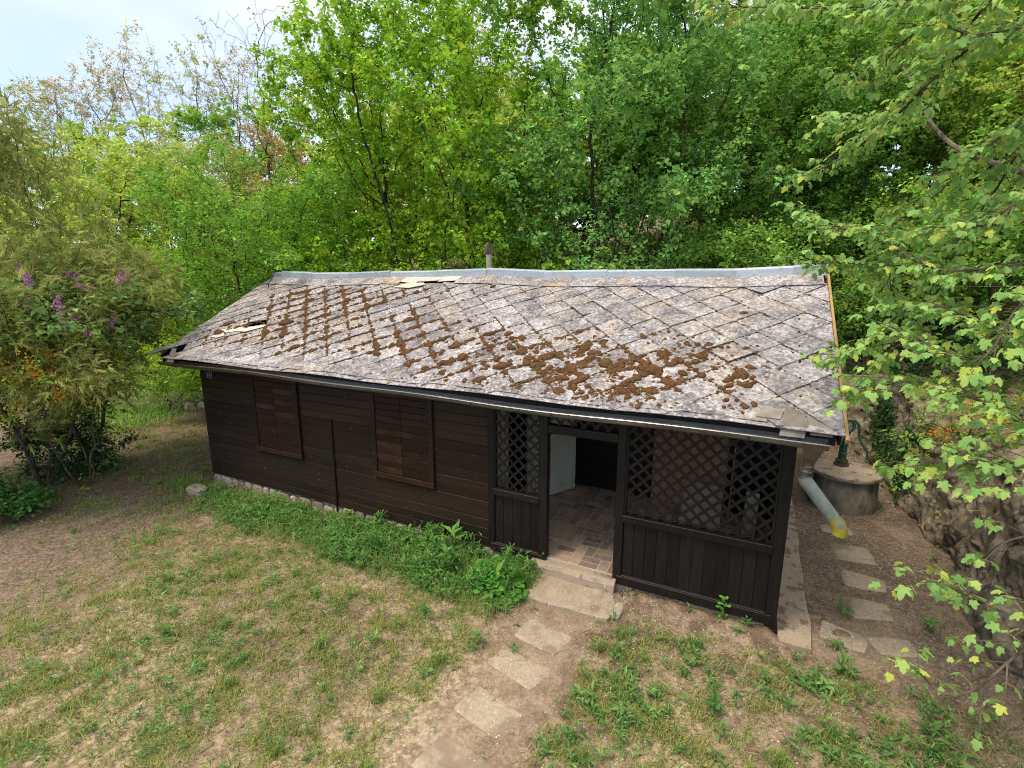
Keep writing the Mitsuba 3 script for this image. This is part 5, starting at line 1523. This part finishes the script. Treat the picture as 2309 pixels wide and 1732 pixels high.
for curl, twist in ((1.0, 0.0), (0.4, 0.25), (1.8, -0.2)):
    lvc = lv3 * [1, 1, curl] + np.stack([0 * lfz, 0 * lfz, twist * lv2[:, 0] * lv2[:, 1]], 1)
    var += [mikit.ply((lvc, lf3), 'leaf', smooth=True, color=np.tile(c_, (len(lv3), 1))) for c_ in shadesL]
pick = r.choice(len(shadesL), m, p=[0.3, 0.27, 0.16, 0.17, 0.10])
for k in order[:300]:
    scene[num(NM + '__leaf')] = {**var[pick[k] + len(shadesL) * int(r.integers(0, 3))], 'to_world': T(Mx[k].tolist())}
rest = order[300:]
half2 = [(0.0, 0.0), (0.36, -0.05), (0.34, 0.16), (0.53, 0.47), (0.28, 0.50), (0.23, 0.80), (0.0, 0.98)]
out2 = np.array(half2 + [(-a_, b_) for a_, b_ in half2[-2:0:-1]])
l2 = np.vstack([cen, out2])
l3 = np.stack([l2[:, 0], l2[:, 1], -0.42 * (0.8 * l2[:, 0] ** 2 + (l2[:, 1] - 0.2) ** 2) - 0.14 * np.abs(np.abs(l2[:, 0]) - 0.25)], 1)
lf2 = np.array([[0, 1 + k, 1 + (k + 1) % len(out2)] for k in range(len(out2))])
vr = np.einsum('kij,nj->kni', Mx[rest][:, :3, :3], l3) + Mx[rest][:, None, :3, 3]
fr_ = lf2[None] + (np.arange(len(rest)) * len(l3))[:, None, None]
add(NM + '__crown', (vr.reshape(-1, 3), fr_.reshape(-1, 3)), 'leaf', smooth=True, color=np.repeat(np.array(shadesL)[pick[rest]] * np.exp(r.normal(0, 0.12, (len(rest), 1))), len(l3), 0))
tag(NM + '__crown', 'smaller leaves of the maple boughs', kind='stuff')

# ------------------------------------------------------------------ grass, weeds, litter
def blades(pos, h, w, az, bend):
    d = np.stack([np.cos(az), np.sin(az), 0 * az], 1); s = np.stack([-np.sin(az), np.cos(az), 0 * az], 1)
    h, w, bend = h[:, None], w[:, None], bend[:, None]
    up = np.array([0, 0, 1.0])
    mid = pos + up * h * 0.55 + d * bend * h * 0.22
    tip = pos + up * h * (1 - 0.45 * bend ** 1.5) + d * bend * h * 0.8
    v = np.stack([pos - s * w / 2, pos + s * w / 2, mid - s * w * 0.42, mid + s * w * 0.42, tip], 1)
    f = np.array([[0, 1, 3], [0, 3, 2], [2, 3, 4]])[None] + (np.arange(len(pos)) * 5)[:, None, None]
    return v.reshape(-1, 3), f.reshape(-1, 3)


def blades1(pos, h, w, az, bend):
    d = np.stack([np.cos(az), np.sin(az), 0 * az], 1); s_ = np.stack([-np.sin(az), np.cos(az), 0 * az], 1)
    h, w, bend = h[:, None], w[:, None], bend[:, None]
    tip = pos + np.array([0, 0, 1.0]) * h * (1 - 0.5 * bend ** 1.5) + d * bend * h
    v = np.stack([pos - s_ * w / 2, pos + s_ * w / 2, tip], 1)
    return v.reshape(-1, 3), (np.array([[0, 1, 2]])[None] + (np.arange(len(pos)) * 3)[:, None, None]).reshape(-1, 3)


def band(x, y):
    wb = np.interp(x, [-0.8, 0, 2, 4, 6, 6.9], [0.55, 0.75, 0.95, 1.05, 1.05, 0.85]) + 0.6 * (np_noise(x, y, 1.5, 81, 3) - 0.5)
    return ss(-1.0, -0.1, x) * ss(7.05, 6.75, x) * ss(-wb - 0.25, -wb + 0.45, y) * (y < -0.03) * (1 - 0.93 * ss(4.2, 3.0, x) * ss(-0.26, -0.14, y)) * ss(0.10, 0.22, np.hypot((x - 0.35) * 0.7, y + 0.55))


def green(x, y):
    n1 = np_noise(x, y, 0.8, 83, 4); n2 = np_noise(x, y, 3.0, 85, 3)
    lawn = ss(0.2, 2.4, x + 0.35 * y + 0.8) * ss(6.95, 6.4, x) * (y < 0.2) * (0.30 + 0.8 * ss(0.38, 0.60, 0.5 * n1 + 0.5 * n2))
    right = ss(7.55, 8.0, x) * ss(-0.15, -0.5, y) * ss(11.6, 11.0, x) * (0.22 + 0.9 * ss(0.38, 0.58, 0.5 * n1 + 0.5 * n2))
    leftc = ss(-3.2, -1.4, x) * ss(0.3, -0.05, x) * ss(-0.9, -0.2, y) * ss(2.0, 1.2, y) * ss(0.42, 0.6, n1)
    leftf = 0.42 * ss(-6, -4.5, x) * ss(1.4, 0.4, x) * ss(0.44, 0.6, n2) * ss(-2.5, -0.8, y - 0.35 * x)
    slope = ss(-4.4, -5.2, x) * ss(0.6, 1.2, y) * ss(8, 6, y) * 0.9
    path = 1 - ss(0.42, 0.2, np.abs(x - 7.28 - 0.05 * np.sin(y * 3)) - 0.25) * (y < -0.5) * 0.92
    slabm = 1 - ((x > 6.9) & (x < 7.92) & (y > -0.65) & (y < 0.3))
    return np.clip(np.maximum.reduce([lawn, right, leftc, leftf, slope]), 0, 1) * path * slabm


def on_slab(x, y):
    b = ((x > 6.97) & (x < 7.86) & (y > -0.6)) | ((x > 7.08) & (x < 7.5) & (((y > -1.2) & (y < -0.94)) | ((y > -1.7) & (y < -1.5)) | ((y > -2.3) & (y < -2.05)) | ((y > -2.85) & (y < -2.6))))
    return b | ((x > 10.4) & (x < 10.85) & (y > 0.2) & (y < 2.6)) | ((x > 9.6) & (x < 9.93) & (y > -0.1)) | ((x > -0.02) & (x < 9.6) & (y > 0))


r = np.random.default_rng(91)
# green grass
n = 1150000
x = r.uniform(-5.5, 11.6, n); y = r.uniform(-4.9, 2.4, n)
g = green(x, y) * np.where(x < 7.4, 0.72, 0.75)
bd = band(x, y)
tuft = ss(0.45, 0.62, np_noise(x, y, 7.0, 87, 2))
pb = np.maximum(g * (0.22 + 0.9 * tuft), bd * (0.25 + 0.4 * tuft))
ok = (r.random(n) < pb) & ~on_slab(x, y)
x, y, bd = x[ok], y[ok], bd[ok]
n = len(x)
h = r.uniform(0.03, 0.085, n) * (1 + 0.5 * np_noise(x, y, 1.3, 89, 2)) + bd * r.uniform(0.0, 0.12, n)
col = leaf_colors(n, (0.16, 0.22, 0.055), (0.40, 0.41, 0.14), r, 1)
colb = leaf_colors(n, (0.10, 0.22, 0.055), (0.24, 0.38, 0.10), r, 1)
col = col * (1 - bd[:, None]) + colb * bd[:, None]
add('grass', blades1(np.stack([x, y, ground_z(x, y) - 0.005], 1), h, r.uniform(0.007, 0.014, n), r.uniform(0, 2 * np.pi, n), r.uniform(0.2, 1.3, n)), 'blade', color=np.repeat(col, 3, 0))
tag('grass', 'short green grass growing in patches over the yard and along the wall', 'grass', kind='stuff')
# dry straw lying about
n = 150000
x = r.uniform(-3.0, 11.5, n); y = r.uniform(-4.9, 0.0, n)
w_ = ss(0.2, 2.2, x + 0.35 * y + 0.9) * (0.25 + 0.75 * ss(0.38, 0.6, np_noise(x, y, 1.1, 93, 3))) * np.where(x > 7.5, 0.5, 1.0)
ok = (r.random(n) < w_ * 0.85) & ~on_slab(x, y)
x, y = x[ok], y[ok]; n = len(x)
a_ = r.uniform(0, 2 * np.pi, n)
d = np.stack([np.cos(a_), np.sin(a_), r.normal(0.08, 0.12, n)], 1)
L = r.uniform(0.03, 0.11, n)
add('dry_grass', leaf_mesh(np.stack([x, y, ground_z(x, y) + r.uniform(0.002, 0.014, n)], 1), d, r.normal(0, 0.3, (n, 3)) + [0, 0, 1], L, r.uniform(0.002, 0.0045, n), 0.1, 0.05), 'blade', color=leaf_colors(n, (0.29, 0.22, 0.13), (0.54, 0.44, 0.29), r))
tag('dry_grass', 'dry straw coloured grass lying over the lawn', 'dry grass', kind='stuff')
# broad leaved weeds: rosettes of leaves
def rosettes(x, y, nlf, Lm, c1, c2, r, rise=0.5, zoff=0.0, aspect=0.42, zjit=0.06):
    n = len(x)
    k = r.poisson(nlf, n) + 2
    idx = np.repeat(np.arange(n), k); m = len(idx)
    az = r.uniform(0, 2 * np.pi, m)
    Lb = np.repeat(np.broadcast_to(Lm, (n,)) * np.exp(r.normal(0, 0.3, n)), k) * r.uniform(0.6, 1.2, m)
    d = np.stack([np.cos(az), np.sin(az), r.uniform(0.0, 2.0, m) * rise], 1)
    z = ground_z(x, y)[idx] + zoff + r.random(m) * zjit
    pos = np.stack([x[idx], y[idx], z], 1) + np.c_[r.normal(0, 0.018, (m, 2)), np.zeros(m)]
    col = np.repeat(leaf_colors(n, c1, c2, r, 1, 0.2), k, 0) * np.exp(r.normal(0, 0.12, (m, 1)))
    return leaf_mesh(pos, d, r.normal(0, 0.25, (m, 3)) + [0, 0, 1], Lb, Lb * aspect, 0.2, 0.25), np.repeat(col, 4, 0)


n = 26000
x = r.uniform(-4, 11.6, n); y = r.uniform(-4.9, 1.8, n)
cl = ss(0.44, 0.6, np_noise(x, y, 2.2, 95, 3))
bdv = band(x, y)
pb = np.maximum(green(x, y) * (0.12 + cl) * np.where(x > 7.5, 1.0, 0.42), bdv * 0.55 * (0.3 + cl)) + 0.012 * (x < 10)
ok = (r.random(n) < pb) & ~on_slab(x, y)
x, y, bdv = x[ok], y[ok], bdv[ok]
rt_ = ss(7.4, 8.2, x)
mh, mc = rosettes(x, y, 6, 0.046 + 0.010 * rt_, (0.12, 0.26, 0.075), (0.28, 0.45, 0.15), r, rise=0.8, zjit=0.08, aspect=0.3)
add('weeds', mh, 'leaf', color=mc)
tag('weeds', 'small broad leaved green weeds dotted through the lawn', 'weeds', kind='stuff')
n = 6500
x = r.uniform(-0.6, 7.0, n); y = r.uniform(-1.1, -0.04, n)
bdv = band(x, y)
ok = (r.random(n) < bdv * (0.1 + 0.85 * ss(0.4, 0.6, np_noise(x, y, 1.8, 97, 3))) * ss(0.2, 5.5, x + 1.0))
mh, mc = rosettes(x[ok], y[ok], 8, 0.07, (0.10, 0.25, 0.06), (0.25, 0.44, 0.12), r, rise=0.8, zjit=0.15, aspect=0.34)
n2 = 520
x2 = r.uniform(4.2, 6.95, n2); y2 = r.uniform(-0.75, -0.05, n2)
ok2 = np_noise(x2, y2, 2.4, 98, 2) > 0.48
mh2, mc2 = rosettes(x2[ok2], y2[ok2], 10, 0.085, (0.10, 0.25, 0.06), (0.24, 0.43, 0.11), r, rise=1.0, zjit=0.34, aspect=0.3)
mh = join([mh, mh2]); mc = np.vstack([mc, mc2])
xg = r.uniform(-0.4, 6.9, 9000); yg = r.uniform(-1.1, -0.04, 9000)
okg = (r.random(9000) < band(xg, yg) * (0.15 + 0.8 * ss(0.42, 0.6, np_noise(xg, yg, 2.6, 96, 2))))
xg, yg = xg[okg], yg[okg]; ng = len(xg)
bl = blades(np.stack([xg, yg, ground_z(xg, yg)], 1), r.uniform(0.10, 0.30, ng), r.uniform(0.005, 0.010, ng), r.uniform(0, 2 * np.pi, ng), r.uniform(0.3, 1.2, ng))
cg = leaf_colors(ng, (0.14, 0.28, 0.06), (0.36, 0.46, 0.15), r, 1)
dead = r.random(ng) < 0.10
cg[dead] = [0.42, 0.34, 0.20]
mh = join([mh, bl]); mc = np.vstack([mc, np.repeat(cg, 5, 0)])
add('weeds_001', mh, 'leaf', color=mc)
tag('weeds_001', 'dense taller green weeds along the foot of the front wall', 'weeds', kind='stuff')
# grass on the left rear slope and low cover on the slopes
n = 30000
x = r.uniform(-16, -3.6, n); y = r.uniform(0.4, 9.0, n)
ok = (r.random(n) < ss(-4.9, -5.9, x + 0.2 * (y - 2)) * ss(0.8, 1.6, y + 0.2 * (x + 8)))
x, y = x[ok], y[ok]; n = len(x)
add('slope_grass', blades(np.stack([x, y, ground_z(x, y) - 0.01], 1), r.uniform(0.12, 0.34, n), r.uniform(0.012, 0.024, n), r.uniform(0, 2 * np.pi, n), r.uniform(0.3, 1.1, n)), 'blade', color=leaf_colors(n, (0.16, 0.35, 0.06), (0.33, 0.54, 0.12), r, 5))
tag('slope_grass', 'tall bright green grass on the bank beyond the left end of the hut', 'grass', kind='stuff')
n = 8000
x = r.uniform(-6, 18, n); y = r.uniform(1.0, 18, n)
ok = ((y > 7.4) | (x > 12.1)) & (np_noise(x, y, 0.9, 99, 3) > 0.44)
x, y = x[ok], y[ok]
mh, mc = rosettes(x, y, 6, 0.10, (0.06, 0.15, 0.035), (0.15, 0.28, 0.07), r, rise=0.9, zjit=0.25, aspect=0.6)
add('slope_cover', mh, 'leaf', color=mc)
tag('slope_cover', 'leafy green ground cover on the wooded slope', 'ground cover', kind='stuff')
n = 900
y = r.uniform(-1.5, 7.0, n); x = r.normal(12.15, 0.22, n)
ok = np_noise(x, y, 1.3, 103, 3) > 0.45
mh, mc = rosettes(x[ok], y[ok], 7, 0.07, (0.09, 0.22, 0.06), (0.24, 0.40, 0.11), r, rise=0.6, zjit=0.2, aspect=0.5)
add('bank_plants', mh, 'leaf', color=mc)
tag('bank_plants', 'low green plants spilling over the top of the rock face', 'plants', kind='stuff')
# fallen leaves and bits of bark
n = 90000
x = r.uniform(-6.5, 16, n); y = r.uniform(-4.8, 9, n)
la = ss(3.0, 0.6, x + 0.45 * y + 1.2) * (y < 4.5) * 0.45
rb = ss(9.95, 10.2, x) * ss(-1.2, 0.3, y) * 0.9
sl_ = (x > 12.0) * 0.75
ok = (r.random(n) < np.maximum.reduce([la, rb, sl_, 0.05 + 0 * x]) * (0.4 + 0.8 * np_noise(x, y, 2.0, 101, 3))) & ~on_slab(x, y)
x, y = x[ok], y[ok]; n = len(x)
a_ = r.uniform(0, 2 * np.pi, n); L = r.uniform(0.010, 0.03, n)
pos = np.stack([x, y, ground_z(x, y) + r.uniform(0.002, 0.02, n)], 1)
yel = (r.random(n) < 0.26) & (x < 2.0)
col = leaf_colors(n, (0.12, 0.09, 0.065), (0.36, 0.275, 0.20), r, 1)
col[yel] = leaf_colors(int(yel.sum()), (0.42, 0.22, 0.03), (0.55, 0.36, 0.06), r, 1)
add('leaf_litter', leaf_mesh(pos, np.stack([np.cos(a_), np.sin(a_), r.normal(0, 0.25, n)], 1), r.normal(0, 0.45, (n, 3)) + [0, 0, 1], L, L * r.uniform(0.2, 0.75, n), 0.25, 0.15), 'matte_bits', color=np.repeat(col, 4, 0))
tag('leaf_litter', 'brown fallen leaves and bark scraps on the bare ground', 'litter', kind='stuff')
# small pale pebbles
n = 4200
x = r.uniform(6.2, 11.5, n); y = r.uniform(-4.6, 3.6, n)
ok = ~on_slab(x, y) & (r.random(n) < np.where(x > 9.6, 0.9, ss(1.2, 0.2, np.abs(x - 7.4))))
x, y = x[ok], y[ok]; n = len(x)
s_ = r.uniform(0.003, 0.009, n)
octv = np.array([[1, 0, 0], [-1, 0, 0], [0, 1, 0], [0, -1, 0], [0, 0, 0.7], [0, 0, -0.7]], float)
octf = np.array([[0, 2, 4], [2, 1, 4], [1, 3, 4], [3, 0, 4]])
vv = octv[None] * (s_[:, None] * r.uniform(0.6, 1.3, (n, 3)))[:, None] + np.stack([x, y, ground_z(x, y) + 0.002], 1)[:, None]
add('pebbles', (vv.reshape(-1, 3), (octf[None] + (np.arange(n) * 6)[:, None, None]).reshape(-1, 3)), 'matte_bits', color=np.repeat(leaf_colors(n, (0.32, 0.29, 0.26), (0.62, 0.60, 0.58), r, 1), 6, 0))
tag('pebbles', 'tiny pale pebbles scattered on the path', 'pebbles', kind='stuff')

# single grass tufts and weed plants one can pick out
for k, (x, y) in enumerate([(4.9, -3.0), (5.3, -2.3), (5.9, -3.3), (6.3, -2.5), (6.55, -1.9), (4.1, -2.5), (3.3, -1.9), (5.6, -3.8), (6.7, -3.1), (8.2, -2.2), (8.6, -1.3), (9.0, -2.6), (9.6, -1.6), (10.0, -1.1), (8.1, -0.75), (8.8, -0.55), (4.6, -1.7), (2.6, -2.3)]):
    m = 70
    o = r.normal(0, 0.035, (m, 2))
    X, Y = x + o[:, 0], y + o[:, 1]
    kk = num('grass_tuft')
    add(kk, blades(np.stack([X, Y, ground_z(X, Y) - 0.01], 1), r.uniform(0.07, 0.21, m), r.uniform(0.004, 0.008, m), r.uniform(0, 2 * np.pi, m), r.uniform(0.1, 0.9, m)), 'blade', color=leaf_colors(m, (0.11, 0.22, 0.04), (0.26, 0.37, 0.09), r, 5))
    tag(kk, 'taller green grass tuft standing out of the patchy lawn', 'grass tuft', 'taller grass tufts in the front lawn')
for k, (x, y) in enumerate([(8.0, -1.0), (8.35, -1.5), (8.75, -1.0), (9.1, -1.3), (8.5, -2.3), (8.9, -2.1), (9.3, -2.1), (9.5, -0.75), (10.2, -0.3), (10.1, -1.6), (9.9, -2.4), (7.95, -1.7), (8.15, -2.8), (6.75, -1.55), (5.8, -2.0), (6.0, -1.4), (4.4, -3.3), (3.7, -2.9), (5.0, -1.5), (10.9, -0.5), (10.3, 0.75), (10.15, 0.1), (11.1, 0.9), (10.6, -0.9)]):
    kk = num('weed_plant')
    mh, mc = rosettes(np.array([x] * 3) + r.normal(0, 0.03, 3), np.array([y] * 3) + r.normal(0, 0.03, 3), 7, 0.075, (0.12, 0.26, 0.075), (0.28, 0.44, 0.14), r, rise=0.85, zjit=0.12, aspect=0.36)
    add(kk, mh, 'leaf', color=mc)
    tag(kk, 'leafy green weed plant growing out of the bare soil', 'weed', 'leafy weed plants in the yard')

# round leaved clump left of the doorway, each leaf a part
K = 'round_leaved_plant'
tag(K, 'dense bright green clump of round leaves left of the doorway slab', 'plant')
ca_ = np.linspace(0, 2 * np.pi, 10)[:-1]
rl = np.vstack([[0, 0.5, 0.03], np.stack([0.42 * np.sin(ca_), 0.5 - 0.5 * np.cos(ca_), -0.10 * np.cos(ca_ * 2) * 0.5 - 0.05], 1)])
rf = np.array([[0, 1 + k, 1 + (k + 1) % 9] for k in range(9)])
rv = [mikit.ply((rl, rf), 'leaf', smooth=True, color=np.tile(c_, (10, 1))) for c_ in ((0.07, 0.25, 0.035), (0.11, 0.33, 0.05), (0.16, 0.40, 0.07))]
for k in range(240):
    a_ = r.uniform(0, 2 * np.pi); q_ = r.random() ** 0.6
    x, y = 6.5 + 0.42 * q_ * np.cos(a_) - 0.1 * q_ * np.sin(a_), -0.50 + 0.33 * q_ * np.sin(a_)
    if y > -0.06 or (x > 6.9 and y > -0.6): continue
    z = float(ground_z(np.array([x]), np.array([y]))[0]) + 0.05 + 0.22 * (1 - q_ ** 2) * r.uniform(0.45, 1)
    d = unit(np.array([np.cos(a_), np.sin(a_), r.uniform(-0.3, 0.3)]) + r.normal(0, 0.5, 3) * [1, 1, 0.3])
    n_ = unit(np.array([0.3 * np.cos(a_), 0.3 * np.sin(a_) - 0.1, 1]) + r.normal(0, 0.3, 3)); n_ = unit(n_ - d * (d @ n_))
    L = r.uniform(0.06, 0.11)
    M4 = np.eye(4); M4[:3, 0] = np.cross(d, n_) * L; M4[:3, 1] = d * L; M4[:3, 2] = n_ * L; M4[:3, 3] = (x, y, z)
    scene[num(K + '__leaf')] = {**rv[r.integers(0, 3)], 'to_world': T(M4.tolist())}
# sapling at the porch foot
K = 'sapling'
tag(K, 'small light green sapling against the right porch panel', 'sapling')
b0 = np.array([9.08, -0.10, -0.2])
add(K + '__stem', tube([b0, b0 + [0.01, -0.01, 0.2], b0 + [-0.01, 0, 0.40]], [0.004, 0.0035, 0.002], 5), 'bark')
for k in range(26):
    t_ = r.uniform(0.25, 1.0); a_ = r.uniform(0, 2 * np.pi)
    p = b0 + [0, -0.01, 0.4 * t_]
    d = unit(np.array([np.cos(a_), np.sin(a_) - 0.2, 0.25])); n_ = unit(np.array([0, -0.2, 1]) + r.normal(0, 0.2, 3)); n_ = unit(n_ - d * (d @ n_))
    p = p + d * r.uniform(0.0, 0.06)
    L = r.uniform(0.035, 0.06)
    M4 = np.eye(4); M4[:3, 0] = np.cross(d, n_) * L * 0.8; M4[:3, 1] = d * L; M4[:3, 2] = n_ * L; M4[:3, 3] = p
    scene[num(K + '__leaf')] = {**rv[2], 'to_world': T(M4.tolist())}
